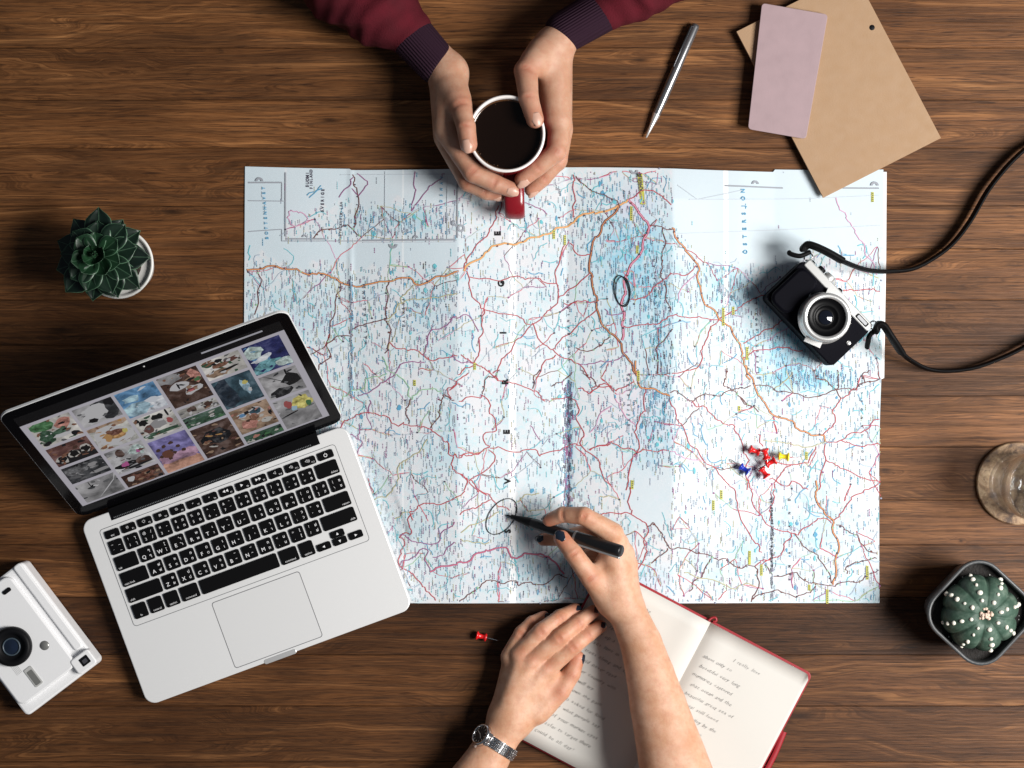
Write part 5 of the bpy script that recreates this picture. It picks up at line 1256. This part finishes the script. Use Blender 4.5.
def nail(parent, tip, prev, r, m, up=(0, 0, 1), roll=0.0, ln=1.0, fwd=.25):
    tp_, pv = Vector(tip), Vector(prev); d = (tp_ - pv).normalized(); up = Vector(up); n_ = (up - d * up.dot(d)).normalized()
    n_ = Matrix.Rotation(roll, 3, d) @ n_; s = n_.cross(d).normalized()
    b = MB(); N1, N2 = 10, 8; V = []
    for i in range(N1 + 1):
        u = i / N1
        for k in range(N2 + 1):
            v = k / N2 * 2 - 1
            wv = r * .74 * (1 - .35 * max(0, u - .72) / .28 * abs(v)) ; end = 1 - .18 * v * v
            x = (-.75 + 1.55 * ln * u * end) * r + r * fwd; ang_ = v * .80
            rad = r * (1.03) * (1 - .30 * max(0, (x / r)) ** 2)
            V.append(tp_ + d * x + n_ * rad * math.cos(ang_) + s * wv * 1.22 * math.sin(ang_))
    nt = len(V); V += [p - n_ * .9 for p in V[:nt]]; W_ = N2 + 1
    fs = [(i * W_ + k, i * W_ + k + 1, (i + 1) * W_ + k + 1, (i + 1) * W_ + k) for i in range(N1) for k in range(N2)]
    fs += [(nt + a, nt + c_, nt + b_, nt + e) for a, b_, c_, e in [(f[0], f[3], f[1], f[2]) for f in fs]] and []
    for k in range(N2): fs.append((k, nt + k, nt + k + 1, k + 1)); a = N1 * W_ + k; fs.append((a, a + 1, nt + a + 1, nt + a))
    for i in range(N1): a = i * W_; fs.append((a, a + W_, nt + a + W_, nt + a)); a += N2; fs.append((a, nt + a, nt + a + W_, a + W_))
    b.add(V, fs, 0, True); return b.build('fingernail', m, parent)

# ===== the person at the lower edge: writing right hand, resting left hand =====
# writing hand
wi = [J(613, 533, 52, 10.5), J(584, 516, 60, 8.9), J(563, 514.5, 50, 7.7), J(549, 520, 41, 6.6)]
wm = [J(617, 543, 44, 10), J(585, 533, 34, 8.3), J(558, 538.5, 22, 7.2), J(543, 539.5, 17, 6.3)]
wr = [J(624, 553, 34, 9.5), J(600, 552, 20, 8), J(586, 557, 15, 7.2), J(580, 564, 13, 6.3)]
wp_ = [J(628, 564, 26, 8.5), J(608, 566, 15, 7.2), J(598, 573, 12, 6)]
wt = [J(606, 596, 38, 12), J(590.5, 577, 50, 10.2), J(573.5, 553.5, 55, 9.0), J(561.5, 538, 52.5, 7.9)]
palm_w = [(J(618, 598, 37, 15), J(611, 537, 46, 10.5)), (J(619, 598, 36, 15), J(617, 546, 40, 11)), (J(621, 598, 34, 15), J(622, 556, 32, 10.5)), (J(622, 598, 32, 14), J(626, 566, 25, 9.5)), (J(611, 600, 36, 14), J(596, 580, 45, 10))]
arm_w = [(J(616, 594, 36, 17.8), J(628, 613, 38, 18.3), .9), (J(628, 613, 38, 18.3), J(641, 643, 42, 20.5), .9), (J(641, 643, 42, 20.5), J(650, 674, 46, 23.6), .9), (J(650, 674, 46, 23.6), J(658, 705, 50, 27.5), .9), (J(658, 705, 50, 27.5), J(672, 757, 56, 33), .9), (J(672, 757, 56, 33), J(705, 860, 64, 40), .9)]
F_w = [wi, wm, wr, wp_, wt]
fn_w = hand_fn(palm_w, F_w, arm_w, [(J(597, 570, 42, 7), J(608, 553, 40, 7))], creases=mk_creases([wi, wt]))
allp = [p for f in F_w for p in f] + [arm_w[-1][1]]
lo, hi = bbox(allp, 8); pw = grow(fn_w, lo, hi, 1.2); pw = (laplace(*pw, 2), pw[1])
# resting hand
li = [J(548, 667, 27, 10.2), J(573, 646, 31, 8.8), J(588, 634.5, 24, 7.7), J(600, 626.5, 18.5, 6.7)]
lm = [J(533, 658, 29, 10.4), J(559.5, 637.5, 35, 8.8), J(578, 622.5, 26, 7.8), J(593.5, 611.5, 18.5, 6.7)]
lr_ = [J(519.5, 654, 27, 9.8), J(541.5, 631, 32, 8.5), J(560, 617, 24, 7.5), J(575, 609.5, 16, 6.5)]
lp = [J(509.5, 656, 21, 8.6), J(521.5, 633, 23, 7.3), J(532, 622.5, 17, 6.6), J(544, 616.5, 11, 5.8)]
ltb = [J(538, 712, 22, 12), J(560, 691, 21, 10), J(571.5, 673.5, 20, 9.0), J(577, 658, 19, 7.8)]
palm_l = [(J(511, 716, 24, 15), J(545, 671, 23, 10.5)), (J(510, 716, 25, 15), J(531, 664, 24, 11)), (J(508, 716, 24, 14.5), J(519, 660, 22, 10.5)), (J(506, 714, 22, 13), J(512, 662, 18, 9)), (J(520, 722, 22, 13), J(543, 703, 20, 12)), (J(540, 690, 20, 11), J(552, 680, 20, 9))]
arm_l = [(J(508, 722, 25, 19), J(501, 736, 27, 18.6), .85), (J(501, 736, 27, 18.6), J(489, 756, 30, 21), .85), (J(489, 756, 30, 21), J(474, 782, 34, 25), .85), (J(474, 782, 34, 25), J(430, 850, 45, 34), .85), (J(430, 850, 45, 34), J(398, 905, 55, 39), 1.0)]
F_l = [li, lm, lr_, lp, ltb]
# extensor tendons on the back of the hand
tend = [(J(509, 700, 36, 2.4), J(531, 664, 37, 3)), (J(506, 704, 35, 2.2), J(519, 661, 34, 2.8)), (J(515, 704, 35, 2.2), J(545, 672, 34, 2.8))]
fn_l = hand_fn(palm_l + tend, F_l, arm_l, creases=mk_creases([li, lm, lr_, lp], 1.0))
allp = [p for f in F_l for p in f] + [arm_l[-1][1]]
lo, hi = bbox(allp, 8); pl_ = grow(fn_l, lo, hi, 1.2); pl_ = (laplace(*pl_, 2), pl_[1])
def W3(x, y, z): return (x, y, z)
# rest of the body, outside the frame, coarser
eR, eL = arm_w[-1][1], arm_l[-1][1]
shR, shL = ((330, -800, 330), 46), ((-10, -800, 330), 46)
def rest_low(P):
    d = smin(rc(P, eR[0], 38, (300, -640, 110), 42), rc(P, (300, -640, 110), 44, shR[0], 46), 14)
    q = smin(rc(P, eL[0], 37, (-60, -640, 110), 42), rc(P, (-60, -640, 110), 44, shL[0], 46), 14)
    d = np.minimum(d, q)
    t_ = smin(rc(P, (70, -820, 310), 62, (250, -820, 310), 62), rc(P, (160, -860, 200), 115, (160, -880, -80), 120), 40)
    d = smin(d, t_, 30); d = smin(d, rc(P, (160, -815, 350), 48, (160, -800, 440), 44), 25)
    return smin(d, rc(P, (160, -790, 500), 78, (160, -770, 470), 62), 18)
plo = grow(rest_low, (-240, -1030, -230), (480, min(eR[0][1], eL[0][1]) + 62, 600), 8.0); plo = (laplace(*plo, 2), plo[1])
person_w = thing('person', 'person writing on the map with dark painted nails, forearms reaching in from below', 'person', (160, -800, -600))
R_w = reds_for([wi, wm, wr, wt], .45, .9) + reds_for([li, lm, lr_, lp, ltb], .6, .8) + [((*J(p[0], p[1], 40, 1)[0][:2], 38), 9, .5) for p in ((533, 657), (548, 666), (520, 653))]
body_w = np_mesh('body', [pw, pl_, plo], sk_w, person_w, R_w, mk_creases([wi, wt]) + mk_creases([li, lm, lr_, lp, ltb]))
m_nail = mat('navy_polish', (0.010, 0.016, 0.028), .12, spec=.6)
nail(body_w, wt[-1][0], wt[-2][0], 7.9, m_nail, roll=.1)
nail(body_w, wi[-1][0], wi[-2][0], 6.6, m_nail, up=(.1, .9, .45))
nail(body_w, wm[-1][0], wm[-2][0], 6.3, m_nail, up=(-.5, .3, .8), fwd=.35)
for f in (li, lm, lr_, lp): nail(body_w, f[-1][0], f[-2][0], f[-1][1] * .98, m_nail, fwd=.12, ln=.9)
nail(body_w, ltb[-1][0], ltb[-2][0], 7.8, m_nail, up=(1, -.2, .4), fwd=.1, ln=.9)
# hair and shirt (outside the frame)
def tee(P):
    t_ = smin(rc(P, (70, -820, 310), 68, (250, -820, 310), 68), rc(P, (160, -860, 200), 121, (160, -880, -80), 126), 40)
    s1 = rc(P, (335, -800, 320), 56, (318, -715, 215), 58); s2 = rc(P, (-15, -800, 320), 56, (-42, -715, 215), 58)
    d = smin(t_, smin(s1, s2, 5), 20); return np.maximum(d, -(rc(P, (160, -800, 380), 50, (160, -760, 480), 60)))
g_ = grow(tee, (-240, -1030, -230), (480, -640, 420), 9.0); np_mesh('shirt', [(laplace(*g_, 3), g_[1])], bumpy('dark_shirt', (0.03, 0.03, 0.035), .85, 900, .3, .0005), body_w)
def hairf(P): return np.maximum(smin(rc(P, (160, -812, 508), 84, (160, -850, 470), 78), rc(P, (160, -870, 460), 60, (160, -885, 330), 40), 30), -(rc(P, (160, -720, 470), 60, (160, -700, 440), 60)))
g_ = grow(hairf, (40, -990, 260), (280, -680, 620), 7.0); np_mesh('hair', [(laplace(*g_, 2), g_[1])], bumpy('brown_hair', (0.04, 0.02, 0.012), .5, 300, .6, .002), body_w)

# marker pen in the writing hand
pa, pb = U(506.5, 515.0, 10.2), U(621.5, 551.5, 76); axp = pb - pa; PLn = axp.length
QM = Matrix.Translation(pa) @ axp.to_track_quat('Z', 'Y').to_matrix().to_4x4()
mk = thing('marker_pen', 'black marker pen in the writing hand, its tip on a circled spot', 'pen', (pa.x, pa.y, 6))
b = MB(); b.M = QM; b.lathe([(.2, 0), (.55, .4), (.9, 5)], 12, 0); b.lathe([(.9, 5), (2.2, 6), (2.6, 12), (4.6, 26), (5.0, 30)], 28, 1); b.build('tip', [m_black, m_black], mk)
m_mk = bumpy('marker_black', (0.010, 0.010, 0.011), .35, 1500, .05, .0001, spec=.4)
b = MB(); b.M = QM; b.lathe([(5.0, 30), (5.3, 34), (5.5, 60), (5.5, 78), (6.0, 78.5), (6.1, 82), (6.1, PLn - 6), (6.0, PLn - 1), (5.2, PLn), (.01, PLn)], 32, 0); b.build('barrel', m_mk, mk)
b = MB(); b.M = QM; b.lathe([(6.25, 80), (6.25, 82.5)], 32, 0); b.build('cap_ring', mat('ring_grey', (0.25, 0.25, 0.25), .3, .6), mk)
ql = QM.inverted().to_3x3() @ Vector((0, -1, .35)).normalized(); aa = math.degrees(math.atan2(ql.y, ql.x))
b = MB(); b.M = QM @ RZ(math.radians(aa)); b.box(5.6, 7.6, -1.7, 1.7, 84, PLn + .5, 0); b.build('clip', mat('clip_grey', (0.42, 0.42, 0.42), .3, .5), mk, bevel=.4)

# wrist watch on the resting arm
wt_ = thing('wrist_watch', 'steel bracelet watch with a round dark dial on the left wrist', 'watch', U(500, 745, 0))
A0 = Vector(U(501, 737, 27)); A1 = Vector(U(489, 756, 30)); wa = (A1 - A0).normalized(); wc = A0 + (A1 - A0) * .38
sx_ = Vector((0, 0, 1)).cross(wa).normalized(); 
if sx_.x < 0: sx_ = -sx_
up_ = wa.cross(sx_).normalized()
if up_.z < 0: up_ = -up_
def ringp(th, r): return wc + sx_ * math.cos(th) * r + up_ * math.sin(th) * r * .84
caseth = math.radians(141)
b = MB(); nl = 44
for k in range(nl):
    th = caseth + math.radians(24) + 2 * math.pi * (1 - 48 / 360) * (k + .5) / nl
    p = ringp(th, 20.6); nn_ = (p - wc).normalized(); tt = wa.cross(nn_).normalized()
    M = Matrix((( tt.x, wa.x, nn_.x, p.x), (tt.y, wa.y, nn_.y, p.y), (tt.z, wa.z, nn_.z, p.z), (0, 0, 0, 1)))
    for (y0, y1, hh) in ((-5.6, -2.2, 1.3), (-2.0, 2.0, 1.6), (2.2, 5.6, 1.3)): b.box(-1.12, 1.12, y0, y1, -1, hh, 0, M)
br = b.build('bracelet', m_steel, wt_, bevel=.25)
p = ringp(caseth, 23.0); nn_ = (p - wc).normalized(); tt = wa.cross(nn_).normalized()
CMx = Matrix(((tt.x, wa.x, nn_.x, p.x), (tt.y, wa.y, nn_.y, p.y), (tt.z, wa.z, nn_.z, p.z), (0, 0, 0, 1)))
b = MB(); b.M = CMx; b.lathe([(.01, -3), (9.5, -3), (11.2, -1.5), (11.4, 1.5), (10.8, 3), (9.0, 3.4), (8.9, 2.4)], 40, 0)
for sx2 in (-1, 1):
    for sy2 in (-1, 1): b.box(sx2 * 8 - 3, sx2 * 8 + 3, sy2 * 5.2 - 1.4, sy2 * 5.2 + 1.4, -3, .5, 0)
b.box(-1.2, 1.2, 11, 13.4, -1, 1.2, 0)
cs_ = b.build('case', m_steel, wt_)
b = MB(); b.M = CMx; b.lathe([(.01, 2.5), (8.95, 2.5)], 36, 0)
for k in range(12): b.box(-.28, .28, 6.6, 8.2, 2.5, 2.75, 1, RZ(math.radians(30 * k)))
b.box(-.3, .3, -1, 5, 2.6, 2.9, 1, RZ(.9)); b.box(-.25, .25, -1, 7, 2.9, 3.1, 1, RZ(-1.9)); b.build('dial', [mat('dial_dark', (0.01, 0.01, 0.012), .25), m_silver], cs_)

# ===== the person at the upper edge: two hands round the mug, red sweater =====
ai = [J(446, 130, 58, 11.5), J(473, 172.5, 66, 9.8), J(495, 183.5, 64, 8.6), J(511, 189.5, 62, 7.7)]
am = [J(445, 138, 44, 11), J(468, 182, 46, 9.3), J(486, 191.5, 45, 8.1), J(498, 194, 44, 7.2)]
ar_ = [J(446, 140, 30, 10.5), J(466, 178, 28, 8.6), J(484, 185, 28, 7.6), J(496, 187, 28, 6.8)]
ap_ = [J(449, 138, 18, 9), J(463, 168, 13, 7.2), J(478, 178, 12, 6.4)]
at_h = [J(452, 88, 60, 13), J(461, 106, 74, 10.8), J(466, 127, 84, 9.2), J(468.5, 144.5, 84, 8.6)]
palm_a = [(J(449, 72, 50, 15.5), J(447, 122, 58, 13.5)), (J(448, 72, 46, 15.5), J(447, 128, 42, 13.5)), (J(448, 74, 42, 14.5), J(448, 128, 28, 12.5)), (J(449, 76, 38, 13), J(450, 128, 18, 10)), (J(450, 78, 54, 13), J(458, 98, 68, 12))]
arm_a = [(J(447, 72, 48, 17), J(434, 56, 47, 17.5), 1.), (J(434, 56, 47, 17.5), J(405, 26, 46, 21), 1.), (J(405, 26, 46, 21), J(385, 5, 46, 23), 1.)]
bi = [J(560, 126, 58, 11.5), J(556, 152, 68, 9.6), J(537, 167.5, 66, 8.6), J(522.5, 179.5, 64, 7.8)]
bm = [J(561, 132, 44, 11.3), J(558, 160, 48, 9.2), J(543, 178, 45, 8.2), J(531.5, 189.5, 43, 7.2)]
brg = [J(561, 134, 30, 10.5), J(558, 162, 28, 8.5), J(542, 178, 27, 7.5), J(532, 186, 27, 6.8)]
bp_ = [J(558, 134, 18, 9), J(553, 158, 13, 7.2), J(540, 170, 12, 6.4)]
bt = [J(541, 52, 60, 14), J(526, 71, 74, 11.5), J(528.5, 98, 84, 9.6), J(535, 119.5, 87, 8.6)]
palm_b = [(J(552, 50, 50, 15.5), J(557, 118, 58, 13.5)), (J(553, 50, 46, 15.5), J(558, 124, 42, 13.5)), (J(553, 52, 42, 14.5), J(557, 124, 28, 12.5)), (J(552, 54, 38, 13), J(555, 124, 18, 10)), (J(551, 46, 54, 14), J(536, 62, 66, 13))]
arm_b = [(J(556, 44, 48, 17), J(569, 29, 47, 17.5), 1.), (J(569, 29, 47, 17.5), J(606, 8, 46, 21), 1.), (J(606, 8, 46, 21), J(630, -8, 46, 23), 1.)]
parts_m = []; Fa = [ai, am, ar_, ap_, at_h]; Fb = [bi, bm, brg, bp_, bt]
for pal, fi, ar in ((palm_a, Fa, arm_a), (palm_b, Fb, arm_b)):
    fn_ = hand_fn(pal, fi, ar, creases=mk_creases([fi[0], fi[1], fi[4]], .9))
    allp = [p for f in fi for p in f] + [ar[-1][1]] + [ar[0][0]]
    lo, hi = bbox(allp, 6); g_ = grow(fn_, lo, hi, 1.35); parts_m.append((laplace(*g_, 2), g_[1]))
ea, eb = arm_a[-1][1][0], arm_b[-1][1][0]
def rest_m(P):
    d = np.minimum(smin(rc(P, ea, 17, (-240, 560, 60), 36), rc(P, (-240, 560, 60), 40, (-190, 800, 350), 50), 14), smin(rc(P, eb, 17, (280, 560, 60), 36), rc(P, (280, 560, 60), 40, (230, 800, 350), 50), 14))
    t_ = smin(rc(P, (-90, 820, 330), 70, (130, 820, 330), 70), rc(P, (20, 860, 210), 125, (20, 880, -80), 130), 40)
    d = smin(d, t_, 30); d = smin(d, rc(P, (20, 815, 370), 52, (20, 800, 470), 48), 25)
    return smin(d, rc(P, (20, 790, 530), 82, (20, 768, 498), 64), 18)
g_ = grow(rest_m, (-340, min(ea[1], eb[1]) - 30, -230), (380, 1040, 640), 8.5)
person_m = thing('person', 'person at the upper edge in a dark red sweater holding the mug with both hands', 'person', (20, 800, -600))
R_m = reds_for([ai, am, bi, bm, at_h, bt], .5, .6)
body_m = np_mesh('body', parts_m + [(laplace(*g_, 2), g_[1])], sk_m, person_m, R_m, mk_creases([ai, am, at_h, bi, bm, bt]))
m_nn = mat('natural_nail', (0.55, 0.33, 0.25), .35, spec=.5)
nail(body_m, ai[-1][0], ai[-2][0], 7.7, m_nn, up=(.4, -.5, .7)); nail(body_m, bi[-1][0], bi[-2][0], 7.8, m_nn, up=(.3, -.6, .6)); nail(body_m, at_h[-1][0], at_h[-2][0], 8.6, m_nn, up=(-.3, 0, 1)); nail(body_m, bt[-1][0], bt[-2][0], 8.6, m_nn, up=(.3, 0, 1)); nail(body_m, am[-1][0], am[-2][0], 7.2, m_nn, up=(0, -1, .3)); nail(body_m, bm[-1][0], bm[-2][0], 7.2, m_nn, up=(.2, -1, .3))
m_sw = bumpy('maroon_knit', (0.068, 0.006, 0.011), .85, 700, .6, .0012, .35, 25, spec=.15)
m_cf = mat('plum_rib_knit', (0.022, 0.008, 0.017), .85, spec=.15)
def sleeve(cuff, sl, far, seed):
    def fc(P): return np.maximum(rc(P, *cuff[0], *cuff[1]), -(rc(P, *[cuff[0][0], cuff[0][1] - 3.0], *[cuff[1][0], cuff[1][1] - 3.0])) + 0 * P[0])
    def fs(P):
        d = None
        for a, b in zip(sl[:-1], sl[1:]):
            q = rc(P, a[0], a[1], b[0], b[1]); d = q if d is None else smin(d, q, 8)
        a = np.array(sl[0][0]); dv_ = np.array(sl[2][0]) - a; dv_ = dv_ / np.linalg.norm(dv_)
        al = (P[0] - a[0]) * dv_[0] + (P[1] - a[1]) * dv_[1] + (P[2] - a[2]) * dv_[2]
        fold = 2.8 * np.sin(al * .13 + .07 * P[2] + seed + .05 * P[0] + 1.5 * np.sin(al * .045 + .06 * P[2])) * (.55 + .45 * np.sin(.05 * P[1] - .07 * P[2] + seed)) + 1.3 * np.sin(al * .29 - .11 * P[2] + .08 * P[1] + seed * 2 + 1.2 * np.sin(.06 * P[0])) * np.exp(-np.clip(al, 0, None) / 160)
        return d + fold * np.clip(al / 25, 0, 1)
    return fc, fs
out_s = []
for cuff, sl, seed in ((( J(436, 63, 47, 20.6), J(409, 33, 46, 22.5)), [J(408, 31, 46, 24), J(378, 6, 47, 37), J(345, -22, 50, 44), ((-240, 560, 60), 50)], 1.0),
                       (( J(565, 32, 47, 20.4), J(604, 9, 46, 22)), [J(606, 7, 46, 23.5), J(632, -14, 47, 34), J(670, -42, 50, 41), ((280, 560, 60), 48)], 2.3)):
    fc, fs_ = sleeve(cuff, sl, None, seed)
    lo, hi = bbox(list(cuff), 4); gc = grow(fc, lo, hi, 1.4); oc = np_mesh('cuff', [(laplace(*gc, 1), gc[1])], m_cf, body_m)
    lo, hi = bbox(sl, 6); out_s.append(grow(fs_, lo, hi, 3.0))
    a = Vector(cuff[0][0]); ax2 = (Vector(cuff[1][0]) - a).normalized()
    mm = m_cf.copy(); oc.data.materials[0] = mm; t = NT(mm); v = t.coord(); ax_r = t.n('ShaderNodeVectorMath', operation='DOT_PRODUCT'); 
    sd_ = Vector((-ax2.y, ax2.x, 0)).normalized(); t.l(v, ax_r.inputs[0]); ax_r.inputs[1].default_value = sd_
    wv = t.math('SINE', t.math('MULTIPLY', ax_r.outputs['Value'], 2100.0)); t.bump(t.math('ADD', wv, t.noise(v, 900, 3)), .5, .0012)
def torso_sw(P):
    d = np.minimum(rc(P, (-240, 560, 60), 50, (-190, 800, 350), 58), rc(P, (280, 560, 60), 48, (230, 800, 350), 58))
    t_ = smin(rc(P, (-90, 820, 330), 78, (130, 820, 330), 78), rc(P, (20, 860, 210), 133, (20, 880, -80), 138), 40)
    return np.maximum(smin(d, t_, 30), -(rc(P, (20, 800, 400), 54, (20, 760, 500), 70)))
g_ = grow(torso_sw, (-350, 480, -230), (390, 1040, 440), 9.0); out_s.append((laplace(*g_, 2), g_[1]))
np_mesh('sweater', out_s, m_sw, body_m)
def hairm(P): return np.maximum(rc(P, (20, 815, 545), 86, (20, 850, 520), 76), -(rc(P, (20, 715, 500), 62, (20, 700, 470), 62)))
g_ = grow(hairm, (-90, 680, 420), (130, 960, 660), 7.0); np_mesh('hair', [(laplace(*g_, 2), g_[1])], bumpy('dark_hair', (0.02, 0.012, 0.008), .5, 300, .6, .002), body_m)
# ---------- camera, light ----------
cam = bpy.data.cameras.new('camera'); co = bpy.data.objects.new('camera', cam); col.objects.link(co)
co.location = (0, 0, H * S); cam.sensor_width = 36; cam.lens = 36 * H / 1024; cam.clip_end = 50; cam.clip_start = 0.05
scene.camera = co
def area(name, loc, target, sx, sy, power, colr):
    l = bpy.data.lights.new(name, 'AREA'); l.shape = 'RECTANGLE'; l.size = sx; l.size_y = sy; l.energy = power; l.color = colr
    o = bpy.data.objects.new(name, l); col.objects.link(o); o.location = loc
    d = Vector(target) - Vector(loc); o.rotation_euler = d.to_track_quat('-Z', 'Y').to_euler(); return o
area('window_light', (1.72, -0.24, 1.80), (0.05, 0.0, 0), 1.0, 1.0, 110, (1.0, 0.975, 0.94))
w = bpy.data.worlds.new('World'); scene.world = w; w.use_nodes = True
bg = w.node_tree.nodes['Background']; bg.inputs[0].default_value = (0.72, 0.84, 1.0, 1); bg.inputs[1].default_value = 0.10
vs_ = scene.view_settings; vs_.view_transform = 'Standard'; vs_.look = 'None'; vs_.exposure = 0; vs_.gamma = 1
scene.cycles.max_bounces = 8; scene.cycles.transparent_max_bounces = 24; scene.cycles.transmission_bounces = 8
try: scene.cycles.use_denoising = True
except Exception: pass
